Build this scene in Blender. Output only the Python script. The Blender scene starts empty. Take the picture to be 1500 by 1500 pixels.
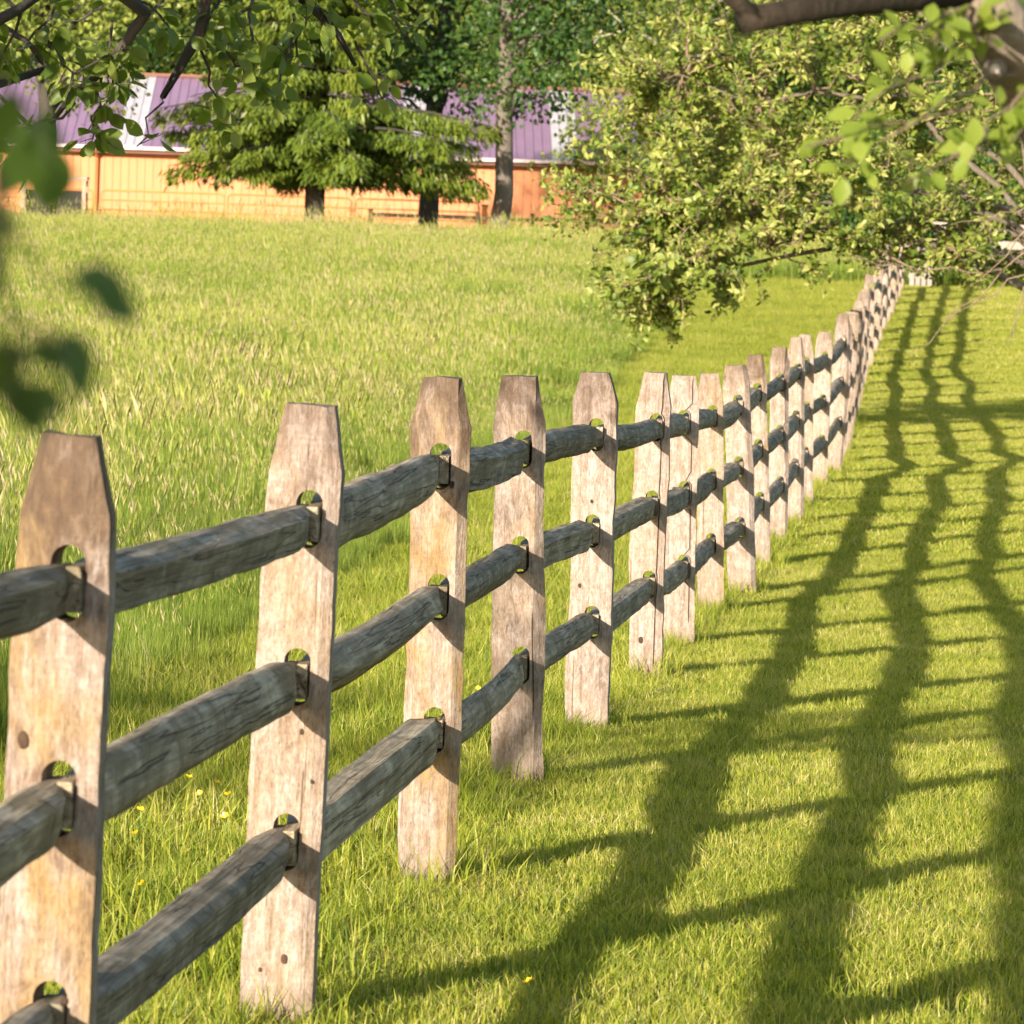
import bpy, bmesh, math, random
import numpy as np
from mathutils import Vector, Matrix, noise as mnoise

# ------------------------------------------------------------------ camera, world, sun, exposure
scene = bpy.context.scene
COL = scene.collection
random.seed(7)
RNG = np.random.default_rng(7)
CAM_Z = 1.60
FPX = 7857.0                       # focal length in pixels of a 1500 px wide picture
PITCH = math.atan(450.0 / FPX)
ROLL = math.radians(1.9)
cam_data = bpy.data.cameras.new('camera')
cam = bpy.data.objects.new('camera', cam_data)
COL.objects.link(cam)
CAM_R = Matrix.Rotation(math.pi / 2 - PITCH, 3, 'X') @ Matrix.Rotation(ROLL, 3, 'Z')
cam.matrix_world = Matrix.Translation((0, 0, CAM_Z)) @ CAM_R.to_4x4()
cam_data.sensor_width = 36.0
cam_data.lens = 36.0 * FPX / 1500.0
cam_data.clip_start = 0.1
cam_data.clip_end = 3000.0
cam_data.dof.use_dof = True
cam_data.dof.focus_distance = 17.0
cam_data.dof.aperture_fstop = 20.0
scene.camera = cam

SUN_TRAVEL = Vector((1.73, 3.7, -1.0)).normalized()
world = bpy.data.worlds.new('World')
scene.world = world
world.use_nodes = True
wn = world.node_tree.nodes
wn.clear()
sky = wn.new('ShaderNodeTexSky')
sky.sky_type = 'NISHITA'
sky.sun_disc = False
sky.sun_elevation = math.asin(-SUN_TRAVEL.z)
sky.sun_rotation = math.atan2(-SUN_TRAVEL.x, -SUN_TRAVEL.y)
bg = wn.new('ShaderNodeBackground')
bg.inputs['Strength'].default_value = 0.115
wo = wn.new('ShaderNodeOutputWorld')
world.node_tree.links.new(sky.outputs[0], bg.inputs['Color'])
world.node_tree.links.new(bg.outputs[0], wo.inputs['Surface'])

sun_data = bpy.data.lights.new('sun', 'SUN')
sun_data.energy = 5.0
sun_data.angle = math.radians(0.53)
sun_data.color = (1.0, 0.885, 0.73)
sun = bpy.data.objects.new('sun', sun_data)
COL.objects.link(sun)
sun.rotation_euler = SUN_TRAVEL.to_track_quat('-Z', 'Y').to_euler()
sun.location = (-20, -40, 20)

scene.view_settings.view_transform = 'Standard'
scene.view_settings.look = 'None'
scene.view_settings.gamma = 1.0
scene.view_settings.use_curve_mapping = False
scene.view_settings.exposure = 1.17
scene.render.engine = 'CYCLES'
scene.cycles.use_denoising = True
scene.cycles.max_bounces = 8
scene.cycles.transparent_max_bounces = 4


def at(x, y, D):
    """World point on the photograph's ray through pixel (x, y), D metres down the field."""
    d = CAM_R @ Vector(((x - 750.0) / FPX, (750.0 - y) / FPX, -1.0))
    p = d * (D / d.y)
    p.z += CAM_Z
    return p


def ppm(D):
    return FPX / D


# ------------------------------------------------------------------ helpers
class MB:
    """Collects simple shapes for ONE mesh object."""
    def __init__(self):
        self.v, self.f, self.t = [], [], []

    def add(self, vs, fs, tint=0.5):
        o = len(self.v)
        self.v += [tuple(p) for p in vs]
        self.f += [tuple(i + o for i in f) for f in fs]
        self.t += [tint] * len(vs)

    def box(self, c, s, R=None, jit=0.0):
        x, y, z = s[0] / 2, s[1] / 2, s[2] / 2
        vs = [Vector((a * x, b * y, d * z)) for a in (-1, 1) for b in (-1, 1) for d in (-1, 1)]
        if R is not None:
            vs = [R @ p for p in vs]
        c = Vector(c)
        self.add([p + c + Vector([random.uniform(-jit, jit) for _ in range(3)]) for p in vs],
                 [(0, 1, 3, 2), (4, 6, 7, 5), (0, 4, 5, 1), (2, 3, 7, 6), (0, 2, 6, 4), (1, 5, 7, 3)])

    def tube(self, pts, rad, n=6, cap=True, rough=0.0, tint=0.5):
        pts = [Vector(p) for p in pts]
        if not hasattr(rad, '__len__'):
            rad = [rad] * len(pts)
        vs, fs = [], []
        up = Vector((0.31, 0.17, 0.93))
        for i, p in enumerate(pts):
            d = (pts[min(i + 1, len(pts) - 1)] - pts[max(i - 1, 0)])
            if d.length < 1e-9:
                d = Vector((0, 0, 1))
            d.normalize()
            a = d.cross(up)
            if a.length < 0.05:
                a = d.cross(Vector((1, 0, 0)))
            a.normalize()
            b = d.cross(a)
            for k in range(n):
                an = 2 * math.pi * k / n
                r = rad[i] * (1 + random.uniform(-rough, rough))
                vs.append(p + a * (math.cos(an) * r) + b * (math.sin(an) * r))
        for i in range(len(pts) - 1):
            for k in range(n):
                k2 = (k + 1) % n
                fs.append((i * n + k, i * n + k2, (i + 1) * n + k2, (i + 1) * n + k))
        if cap:
            fs.append(tuple(range(n - 1, -1, -1)))
            fs.append(tuple((len(pts) - 1) * n + k for k in range(n)))
        self.add(vs, fs, tint)

    def build(self, name, mat, parent=None, smooth=False):
        me = bpy.data.meshes.new(name)
        me.from_pydata(self.v, [], self.f)
        if smooth:
            me.polygons.foreach_set('use_smooth', [True] * len(me.polygons))
        me.materials.append(mat)
        me.update()
        return link(name, me, parent)


def link(name, me, parent=None, loc=None, rot=None):
    o = bpy.data.objects.new(name, me)
    COL.objects.link(o)
    if parent is not None:
        o.parent = parent
    if loc is not None:
        o.location = loc
    if rot is not None:
        o.rotation_euler = rot
    return o


def thing(name, label, cat, loc=(0, 0, 0), rz=0.0, group=None):
    o = bpy.data.objects.new(name, None)
    o.empty_display_size = 0.2
    COL.objects.link(o)
    o.location = loc
    o.rotation_euler = (0, 0, rz)
    o['label'] = label
    o['category'] = cat
    if group:
        o['group'] = group
    return o


def np_mesh(name, V, F, mat, tint=None, uv=None):
    """V (n,3), F (m,k) all faces of one size."""
    me = bpy.data.meshes.new(name)
    V = np.asarray(V, dtype=np.float32)
    F = np.asarray(F, dtype=np.int32)
    me.vertices.add(len(V))
    me.vertices.foreach_set('co', V.ravel())
    me.loops.add(F.size)
    me.loops.foreach_set('vertex_index', F.ravel())
    me.polygons.add(len(F))
    me.polygons.foreach_set('loop_start', np.arange(0, F.size, F.shape[1], dtype=np.int32))
    me.update(calc_edges=True)
    if tint is not None:
        a = me.attributes.new('tint', 'FLOAT', 'POINT')
        a.data.foreach_set('value', np.asarray(tint, dtype=np.float32))
    me.materials.append(mat)
    me.validate()
    return me


# ------------------------------------------------------------------ materials
def mat_new(name):
    m = bpy.data.materials.new(name)
    m.use_nodes = True
    nt = m.node_tree
    nt.nodes.clear()
    out = nt.nodes.new('ShaderNodeOutputMaterial')
    return m, nt, out


def N(nt, kind, **kw):
    n = nt.nodes.new(kind)
    for k, v in kw.items():
        setattr(n, k, v)
    return n


def ramp(nt, fac, stops, interp='LINEAR'):
    r = nt.nodes.new('ShaderNodeValToRGB')
    r.color_ramp.interpolation = interp
    e = r.color_ramp.elements
    while len(e) > 1:
        e.remove(e[0])
    e[0].position = stops[0][0]
    e[0].color = (*stops[0][1], 1)
    for p, c in stops[1:]:
        q = e.new(p)
        q.color = (*c, 1)
    nt.links.new(fac, r.inputs['Fac'])
    return r.outputs['Color']


def mixc(nt, fac, a, b, mode='MIX'):
    m = nt.nodes.new('ShaderNodeMix')
    m.data_type = 'RGBA'
    m.blend_type = mode
    for sock, val in ((m.inputs[0], fac), (m.inputs[6], a), (m.inputs[7], b)):
        if hasattr(val, 'is_linked'):
            nt.links.new(val, sock)
        elif isinstance(val, (int, float)):
            sock.default_value = val
        else:
            sock.default_value = (*val, 1)
    return m.outputs[2]


def math_n(nt, op, a, b=None, c=None, clamp=False):
    m = nt.nodes.new('ShaderNodeMath')
    m.operation = op
    m.use_clamp = clamp
    for i, v in enumerate((a, b, c)):
        if v is None:
            continue
        if hasattr(v, 'is_linked'):
            nt.links.new(v, m.inputs[i])
        else:
            m.inputs[i].default_value = v
    return m.outputs[0]


def noise_n(nt, vec, scale, detail=4, rough=0.55, dist=0.0):
    n = nt.nodes.new('ShaderNodeTexNoise')
    n.inputs['Scale'].default_value = scale
    n.inputs['Detail'].default_value = detail
    n.inputs['Roughness'].default_value = rough
    n.inputs['Distortion'].default_value = dist
    if vec is not None:
        nt.links.new(vec, n.inputs['Vector'])
    return n.outputs['Fac']


def obj_vec(nt, scale=(1, 1, 1), shift=True):
    """Object coordinates, shifted per object so that no two alike pieces carry the same figure."""
    tc = nt.nodes.new('ShaderNodeTexCoord')
    v = tc.outputs['Object']
    if shift:
        oi = nt.nodes.new('ShaderNodeObjectInfo')
        sc = math_n(nt, 'MULTIPLY', oi.outputs['Random'], 37.0)
        cx = nt.nodes.new('ShaderNodeCombineXYZ')
        nt.links.new(sc, cx.inputs[0]); nt.links.new(sc, cx.inputs[1]); nt.links.new(sc, cx.inputs[2])
        a = nt.nodes.new('ShaderNodeVectorMath'); a.operation = 'ADD'
        nt.links.new(v, a.inputs[0]); nt.links.new(cx.outputs[0], a.inputs[1])
        v = a.outputs[0]
    mp = nt.nodes.new('ShaderNodeMapping')
    mp.inputs['Scale'].default_value = scale
    nt.links.new(v, mp.inputs['Vector'])
    return mp.outputs['Vector']


def bump(nt, h, strength=0.4, dist=0.01):
    b = nt.nodes.new('ShaderNodeBump')
    b.inputs['Strength'].default_value = strength
    b.inputs['Distance'].default_value = dist
    nt.links.new(h, b.inputs['Height'])
    return b.outputs['Normal']


def principled(nt, out, color, rough=0.8, normal=None, spec=0.3, metallic=0.0):
    p = nt.nodes.new('ShaderNodeBsdfPrincipled')
    if hasattr(color, 'is_linked'):
        nt.links.new(color, p.inputs['Base Color'])
    else:
        p.inputs['Base Color'].default_value = (*color, 1)
    if hasattr(rough, 'is_linked'):
        nt.links.new(rough, p.inputs['Roughness'])
    else:
        p.inputs['Roughness'].default_value = rough
    p.inputs['Specular IOR Level'].default_value = spec
    p.inputs['Metallic'].default_value = metallic
    if normal is not None:
        nt.links.new(normal, p.inputs['Normal'])
    if out is not None:
        nt.links.new(p.outputs[0], out.inputs['Surface'])
    return p.outputs[0]


def make_post_wood():
    m, nt, out = mat_new('post_wood')
    oi = nt.nodes.new('ShaderNodeObjectInfo')
    sep = nt.nodes.new('ShaderNodeSeparateColor'); nt.links.new(oi.outputs['Color'], sep.inputs[0])
    grain = noise_n(nt, obj_vec(nt, (48, 48, 2.4)), 1.0, 6, 0.65, 0.9)
    # slanting marks of the saw, broken up
    tc = nt.nodes.new('ShaderNodeTexCoord')
    mp = nt.nodes.new('ShaderNodeMapping')
    mp.inputs['Rotation'].default_value = (0, math.radians(24), 0)
    mp.inputs['Scale'].default_value = (9, 9, 130)
    nt.links.new(tc.outputs['Object'], mp.inputs['Vector'])
    saw = noise_n(nt, mp.outputs[0], 1.0, 3, 0.6, 0.5)
    blot = noise_n(nt, obj_vec(nt, (7, 7, 3.0)), 1.0, 5, 0.62, 0.6)
    mott = noise_n(nt, obj_vec(nt, (46, 46, 20)), 1.0, 8, 0.78, 0.5)
    blot2 = noise_n(nt, obj_vec(nt, (11, 11, 4.5)), 1.0, 6, 0.7, 0.9)
    fine = noise_n(nt, obj_vec(nt, (220, 220, 60)), 1.0, 3, 0.7)
    base = ramp(nt, grain, [(0.30, (0.20, 0.145, 0.11)), (0.44, (0.325, 0.255, 0.212)), (0.58, (0.41, 0.335, 0.29)), (0.74, (0.47, 0.40, 0.36))])
    # pale, scuffed patches against browner ones
    base = mixc(nt, ramp(nt, mott, [(0.50, (0, 0, 0)), (0.64, (.8, .8, .8))]), base, (0.50, 0.43, 0.39))
    base = mixc(nt, ramp(nt, mott, [(0.34, (.9, .9, .9)), (0.50, (0, 0, 0))]), base, (0.235, 0.17, 0.125))
    sawm = ramp(nt, saw, [(0.42, (0, 0, 0)), (0.60, (1, 1, 1))])
    sawf = math_n(nt, 'MULTIPLY', sawm, math_n(nt, 'MULTIPLY', ramp(nt, blot2, [(0.40, (1, 1, 1)), (0.55, (0, 0, 0))]), 0.42))
    base = mixc(nt, sawf, base, (0.30, 0.215, 0.165))
    st = ramp(nt, blot, [(0.44, (0, 0, 0)), (0.62, (1, 1, 1))])
    base = mixc(nt, math_n(nt, 'MULTIPLY', st, math_n(nt, 'MULTIPLY', sep.outputs[0], 0.9)), base, (0.33, 0.215, 0.085))
    st2 = math_n(nt, 'MULTIPLY', ramp(nt, blot2, [(0.47, (0, 0, 0)), (0.63, (1, 1, 1))]), ramp(nt, mott, [(.38, (1, 1, 1)), (.62, (.25, .25, .25))]))
    base = mixc(nt, math_n(nt, 'MULTIPLY', st2, sep.outputs[1]), base, (0.15, 0.10, 0.068))
    base = mixc(nt, 0.55, base, ramp(nt, fine, [(0.36, (.55, .50, .46)), (0.52, (1, 1, 1)), (0.66, (1.12, 1.12, 1.12))]), 'MULTIPLY')
    # weathered grey-brown head of the post, uneven lower edge
    sx = nt.nodes.new('ShaderNodeSeparateXYZ'); nt.links.new(tc.outputs['Object'], sx.inputs[0])
    zz = math_n(nt, 'ADD', sx.outputs[2], math_n(nt, 'MULTIPLY', math_n(nt, 'SUBTRACT', blot2, 0.5), 0.7))
    head = math_n(nt, 'MULTIPLY', math_n(nt, 'SUBTRACT', zz, 1.0), 5.0, clamp=True)
    head = math_n(nt, 'MULTIPLY', head, ramp(nt, mott, [(0.35, (1, 1, 1)), (0.68, (.62, .62, .62))]))
    base = mixc(nt, math_n(nt, 'MULTIPLY', head, sep.outputs[2]), base, (0.10, 0.066, 0.046))
    # splash of earth and damp near the ground
    foot_ = math_n(nt, 'MULTIPLY', math_n(nt, 'SUBTRACT', 0.16, math_n(nt, 'ADD', sx.outputs[2], math_n(nt, 'MULTIPLY', math_n(nt, 'SUBTRACT', mott, 0.5), 0.3))), 6.0, clamp=True)
    base = mixc(nt, math_n(nt, 'MULTIPLY', foot_, 0.45), base, (0.22, 0.16, 0.105))
    chk = ramp(nt, noise_n(nt, obj_vec(nt, (65, 65, 1.5)), 1.0, 3, 0.55, 0.3), [(0.29, (0.30, 0.22, 0.16)), (0.325, (1, 1, 1))])
    base = mixc(nt, 0.75, base, chk, 'MULTIPLY')
    h = math_n(nt, 'ADD', math_n(nt, 'MULTIPLY', grain, 0.8), math_n(nt, 'MULTIPLY', fine, 0.3))
    h = math_n(nt, 'ADD', h, math_n(nt, 'MULTIPLY', saw, 0.3))
    h = math_n(nt, 'ADD', h, math_n(nt, 'MULTIPLY', mott, 0.6))
    principled(nt, out, base, 0.85, bump(nt, h, 0.9, 0.009), 0.2)
    return m


def make_rail_wood():
    m, nt, out = mat_new('rail_wood')
    grain = noise_n(nt, obj_vec(nt, (70, 2.2, 70)), 1.0, 6, 0.68, 0.5)
    blot = noise_n(nt, obj_vec(nt, (9, 5, 9)), 1.0, 6, 0.68, 0.6)
    pat = noise_n(nt, obj_vec(nt, (5, 1.6, 5)), 1.0, 3, 0.6, 0.3)
    base = ramp(nt, grain, [(0.34, (0.115, 0.098, 0.078)), (0.5, (0.27, 0.242, 0.20)), (0.66, (0.44, 0.405, 0.345))])
    base = mixc(nt, ramp(nt, blot, [(0.42, (0, 0, 0)), (0.62, (.85, .85, .85))]), base, (0.15, 0.128, 0.085))
    base = mixc(nt, ramp(nt, blot, [(0.30, (.8, .8, .8)), (0.42, (0, 0, 0))]), base, (0.40, 0.375, 0.32))

    def lines(vec_scale, dist, width, seed):
        n = noise_n(nt, obj_vec(nt, vec_scale), 1.0, 3, 0.5, dist)
        a = math_n(nt, 'ABSOLUTE', math_n(nt, 'SUBTRACT', n, seed))
        return ramp(nt, a, [(0.0, (0, 0, 0)), (width, (1, 1, 1))])
    cross = lines((3.2, 13, 3.2), .5, 0.010, 0.5)       # short curved checks across the rail
    keep = ramp(nt, pat, [(0.50, (1, 1, 1)), (0.62, (0, 0, 0))])
    cross = math_n(nt, 'MAXIMUM', cross, keep)
    long_ = lines((30, .55, 30), 0.15, 0.012, 0.46)   # long drying cracks
    dk = math_n(nt, 'MULTIPLY', cross, long_)
    oi = nt.nodes.new('ShaderNodeObjectInfo')
    base = mixc(nt, 1.0, base, ramp(nt, oi.outputs['Random'], [(0, (.95, .88, .78)), (.5, (1.25, 1.16, 1.02)), (1, (1.45, 1.30, 1.08))]), 'MULTIPLY')
    base = mixc(nt, 0.62, base, ramp(nt, dk, [(0, (0.2, 0.17, 0.14)), (1, (1, 1, 1))]), 'MULTIPLY')
    h = math_n(nt, 'ADD', math_n(nt, 'MULTIPLY', grain, 0.6), math_n(nt, 'MULTIPLY', dk, 0.8))
    h = math_n(nt, 'ADD', h, math_n(nt, 'MULTIPLY', blot, 0.8))
    principled(nt, out, base, 0.88, bump(nt, h, 0.8, 0.009), 0.15)
    return m


def make_bark(name, c0, c1, scale=9.0):
    m, nt, out = mat_new(name)
    tc = nt.nodes.new('ShaderNodeTexCoord')
    mp = nt.nodes.new('ShaderNodeMapping'); mp.inputs['Scale'].default_value = (scale, scale, scale * 0.35)
    nt.links.new(tc.outputs['Object'], mp.inputs['Vector'])
    n1 = noise_n(nt, mp.outputs[0], 1.0, 6, 0.7, 0.8)
    n2 = noise_n(nt, tc.outputs['Object'], scale * 0.4, 4, 0.6)
    c = ramp(nt, n1, [(0.3, c0), (0.7, c1)])
    c = mixc(nt, math_n(nt, 'MULTIPLY', n2, 0.5), c, (c1[0] * 0.8, c1[1] * 0.95, c1[2] * 0.7))
    principled(nt, out, c, 0.9, bump(nt, n1, 0.9, 0.02), 0.15)
    return m


def make_leaf(name, stops, trans=0.4, trans_col=(1.35, 1.25, 0.35), rough=0.45, spec=0.35, world_noise=0.0):
    """stops: colour by the leaf's own tint."""
    m, nt, out = mat_new(name)
    at_ = nt.nodes.new('ShaderNodeAttribute'); at_.attribute_name = 'tint'
    oi = nt.nodes.new('ShaderNodeObjectInfo')
    f = math_n(nt, 'ADD', at_.outputs['Fac'], math_n(nt, 'MULTIPLY', math_n(nt, 'SUBTRACT', oi.outputs['Random'], 0.5), 0.22))
    if world_noise > 0:
        g = nt.nodes.new('ShaderNodeNewGeometry')
        n = noise_n(nt, g.outputs['Position'], 0.45, 3, 0.6)
        n2 = noise_n(nt, g.outputs['Position'], 2.2, 2, 0.6)
        n = math_n(nt, 'ADD', math_n(nt, 'MULTIPLY', n, 0.65), math_n(nt, 'MULTIPLY', n2, 0.35))
        f = math_n(nt, 'ADD', f, math_n(nt, 'MULTIPLY', math_n(nt, 'SUBTRACT', n, 0.5), world_noise))
    c = ramp(nt, f, stops)
    p = principled(nt, None, c, rough, None, spec)
    t = nt.nodes.new('ShaderNodeBsdfTranslucent')
    nt.links.new(mixc(nt, 1.0, c, trans_col, 'MULTIPLY'), t.inputs['Color'])
    mx = nt.nodes.new('ShaderNodeMixShader')
    mx.inputs[0].default_value = trans
    nt.links.new(p, mx.inputs[1]); nt.links.new(t.outputs[0], mx.inputs[2])
    nt.links.new(mx.outputs[0], out.inputs['Surface'])
    return m


def make_plain(name, col, rough=0.6, var=0.15, scale=6.0, spec=0.3, metallic=0.0, stretch=(1, 1, 1)):
    m, nt, out = mat_new(name)
    n = noise_n(nt, obj_vec(nt, tuple(scale * s for s in stretch)), 1.0, 5, 0.6)
    lo = tuple(c * (1 - var) for c in col)
    hi = tuple(min(1, c * (1 + var)) for c in col)
    c = ramp(nt, n, [(0.3, lo), (0.7, hi)])
    oi = nt.nodes.new('ShaderNodeObjectInfo')
    g = math_n(nt, 'ADD', 1 - var * 0.5, math_n(nt, 'MULTIPLY', oi.outputs['Random'], var))
    cc = nt.nodes.new('ShaderNodeCombineColor')
    for i in range(3):
        nt.links.new(g, cc.inputs[i])
    c = mixc(nt, 1.0, c, cc.outputs[0], 'MULTIPLY')
    principled(nt, out, c, rough, bump(nt, n, 0.2, 0.004), spec, metallic)
    return m


M_POST = make_post_wood()
M_RAIL = make_rail_wood()
M_KNOT = make_plain('knot_wood', (.06, .035, .022), .9, .3, 60)
M_BARK = make_bark('apple_bark', (0.07, 0.052, 0.042), (0.23, 0.185, 0.15), 22)
M_TWIG = make_bark('twig_bark', (0.13, 0.085, 0.06), (0.34, 0.24, 0.18), 40)
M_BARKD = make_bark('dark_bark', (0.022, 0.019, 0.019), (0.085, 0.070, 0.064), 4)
M_BARKM = make_bark('maple_bark', (0.06, 0.048, 0.046), (0.20, 0.16, 0.145), 4)
M_BARKP = make_bark('pale_bark', (0.30, 0.25, 0.21), (0.55, 0.48, 0.42), 4)
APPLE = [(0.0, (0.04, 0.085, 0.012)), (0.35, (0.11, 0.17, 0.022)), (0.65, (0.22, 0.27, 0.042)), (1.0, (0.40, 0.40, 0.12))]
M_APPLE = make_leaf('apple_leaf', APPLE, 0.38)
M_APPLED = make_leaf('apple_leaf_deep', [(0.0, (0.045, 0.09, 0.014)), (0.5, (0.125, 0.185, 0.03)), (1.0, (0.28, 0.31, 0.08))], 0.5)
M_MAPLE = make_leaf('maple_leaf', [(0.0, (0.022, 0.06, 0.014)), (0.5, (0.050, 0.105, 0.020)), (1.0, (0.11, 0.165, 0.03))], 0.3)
M_WOODS = make_leaf('woodland_leaf', [(0.0, (0.06, 0.11, 0.018)), (0.5, (0.18, 0.235, 0.04)), (1.0, (0.32, 0.34, 0.08))], 0.34)
M_SPRUCE = make_leaf('spruce_needles', [(0.0, (0.025, 0.06, 0.010)), (0.5, (0.085, 0.135, 0.016)), (1.0, (0.20, 0.235, 0.026))], 0.2)
M_LAWN = make_leaf('lawn_blade', [(0.0, (0.085, 0.135, 0.012)), (0.4, (0.265, 0.315, 0.028)), (0.68, (0.43, 0.415, 0.065)), (0.86, (0.52, 0.46, 0.15)), (1.0, (0.60, 0.50, 0.27))], 0.38, (1.25, 1.2, 0.4), 0.5, 0.3, 0.6)
M_MEADOW = make_leaf('meadow_blade', [(0.0, (0.05, 0.10, 0.014)), (0.40, (0.20, 0.285, 0.03)), (0.75, (0.37, 0.43, 0.07)), (0.92, (0.47, 0.46, 0.15)), (1.0, (0.56, 0.47, 0.29))], 0.38, (1.25, 1.2, 0.4), 0.5, 0.3, 0.75)


def make_ground():
    m, nt, out = mat_new('ground_turf')
    g = nt.nodes.new('ShaderNodeNewGeometry')
    a = noise_n(nt, g.outputs['Position'], 0.5, 5, 0.6)
    b = noise_n(nt, g.outputs['Position'], 14.0, 5, 0.7)
    c = ramp(nt, b, [(0.3, (0.035, 0.045, 0.010)), (0.6, (0.085, 0.105, 0.018)), (0.8, (0.16, 0.15, 0.05))])
    c = mixc(nt, math_n(nt, 'MULTIPLY', a, 0.5), c, (0.10, 0.13, 0.02))
    principled(nt, out, c, 0.95, bump(nt, b, 0.8, 0.03), 0.1)
    return m


M_GROUND = make_ground()

# ------------------------------------------------------------------ fence measurements and the lie of the land
# x top, y top, x base, y base, height (px of the photograph), face width in metres
POSTS = [
    (105, 635, 55, 1835, 1200, .150), (455, 592, 404, 1495, 903, .148), (648, 553, 625, 1278, 725, .148),
    (762, 550, 757, 1142, 592, .160), (873, 545, 860, 1062, 517, .152), (961, 545, 945, 985, 440, .142),
    (1002, 550, 995, 942, 392, .146), (1039, 547, 1041, 898, 351, .136), (1077, 535, 1087, 868, 333, .150),
    (1106, 520, 1113, 825, 305, .125), (1141, 508, 1140, 792, 284, .124), (1166, 494, 1163, 762, 267, .125),
    (1179, 490, 1178, 738, 249, .12), (1208, 486, 1199, 712, 228, .135), (1235, 460, 1222, 680, 217, .14)]
POST_D = [9821.0 / p[4] for p in POSTS]
prof_D = [-40.0, 0.0] + POST_D[:12] + [41, 46, 52, 60, 68, 75, 82, 90, 100, 110, 118, 125, 134, 142, 172, 185, 215, 260, 400, 900]
prof_z = [0.05, 0.08] + [at(p[2], p[3], d).z - .03 for p, d in zip(POSTS[:12], POST_D)] + [v + CAM_Z for v in
         (-2.16, -2.21, -2.25, -2.27, -2.25, -2.15, -1.88, -1.58, -1.27, -1.07, -1.0, -1.03, -1.2, -1.35, -1.2, -0.3, 4.0, 9.0, 24.0, 60.0)]
prof_D, prof_z = np.array(prof_D), np.array(prof_z)
_gd = np.arange(-40, 900, 0.5)
_gz = np.interp(_gd, prof_D, prof_z)
_k = np.hanning(21); _k /= _k.sum()
_gz = np.convolve(np.pad(_gz, 10, mode='edge'), _k, 'valid')


def ground_z(D):
    return np.interp(D, _gd, _gz)


def gz(D):
    return float(np.interp(D, _gd, _gz))


FENCE = [(at(p[2], p[3], d).x, d) for p, d in zip(POSTS, POST_D)]
d = FENCE[-1][1]; x = FENCE[-1][0]
while d < 97:
    d += 2.75
    x += 2.75 * (0.072 if d < 74 else 0.090)
    FENCE.append((x, d))
FX = np.array([FENCE[0][0] - 0.085 * 20] + [f[0] for f in FENCE] + [FENCE[-1][0] + 20])
FD = np.array([FENCE[0][1] - 20] + [f[1] for f in FENCE] + [FENCE[-1][1] + 200])


def fence_x(D):
    return np.interp(D, FD, FX)


# ground sheet
gx = np.concatenate([np.linspace(-900, -60, 12), np.linspace(-50, 50, 81), np.linspace(60, 900, 12)])
gy = np.concatenate([np.linspace(-60, 0, 13), np.arange(1, 130, 1.0), np.linspace(130, 230, 41), np.linspace(250, 900, 14)])
GX, GY = np.meshgrid(gx, gy)
GZ = ground_z(GY)
V = np.stack([GX, GY, GZ], -1).reshape(-1, 3)
nx, ny = len(gx), len(gy)
ii = (np.arange(ny - 1)[:, None] * nx + np.arange(nx - 1)[None, :]).ravel()
F = np.stack([ii, ii + 1, ii + nx + 1, ii + nx], -1)
go = link('ground', np_mesh('ground', V, F, M_GROUND))
go['kind'] = 'structure'


# ------------------------------------------------------------------ split rail fence
HOLE_TOPS = (.868, .604, .340)
HOLE_HW, HOLE_H = .027, .118


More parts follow.
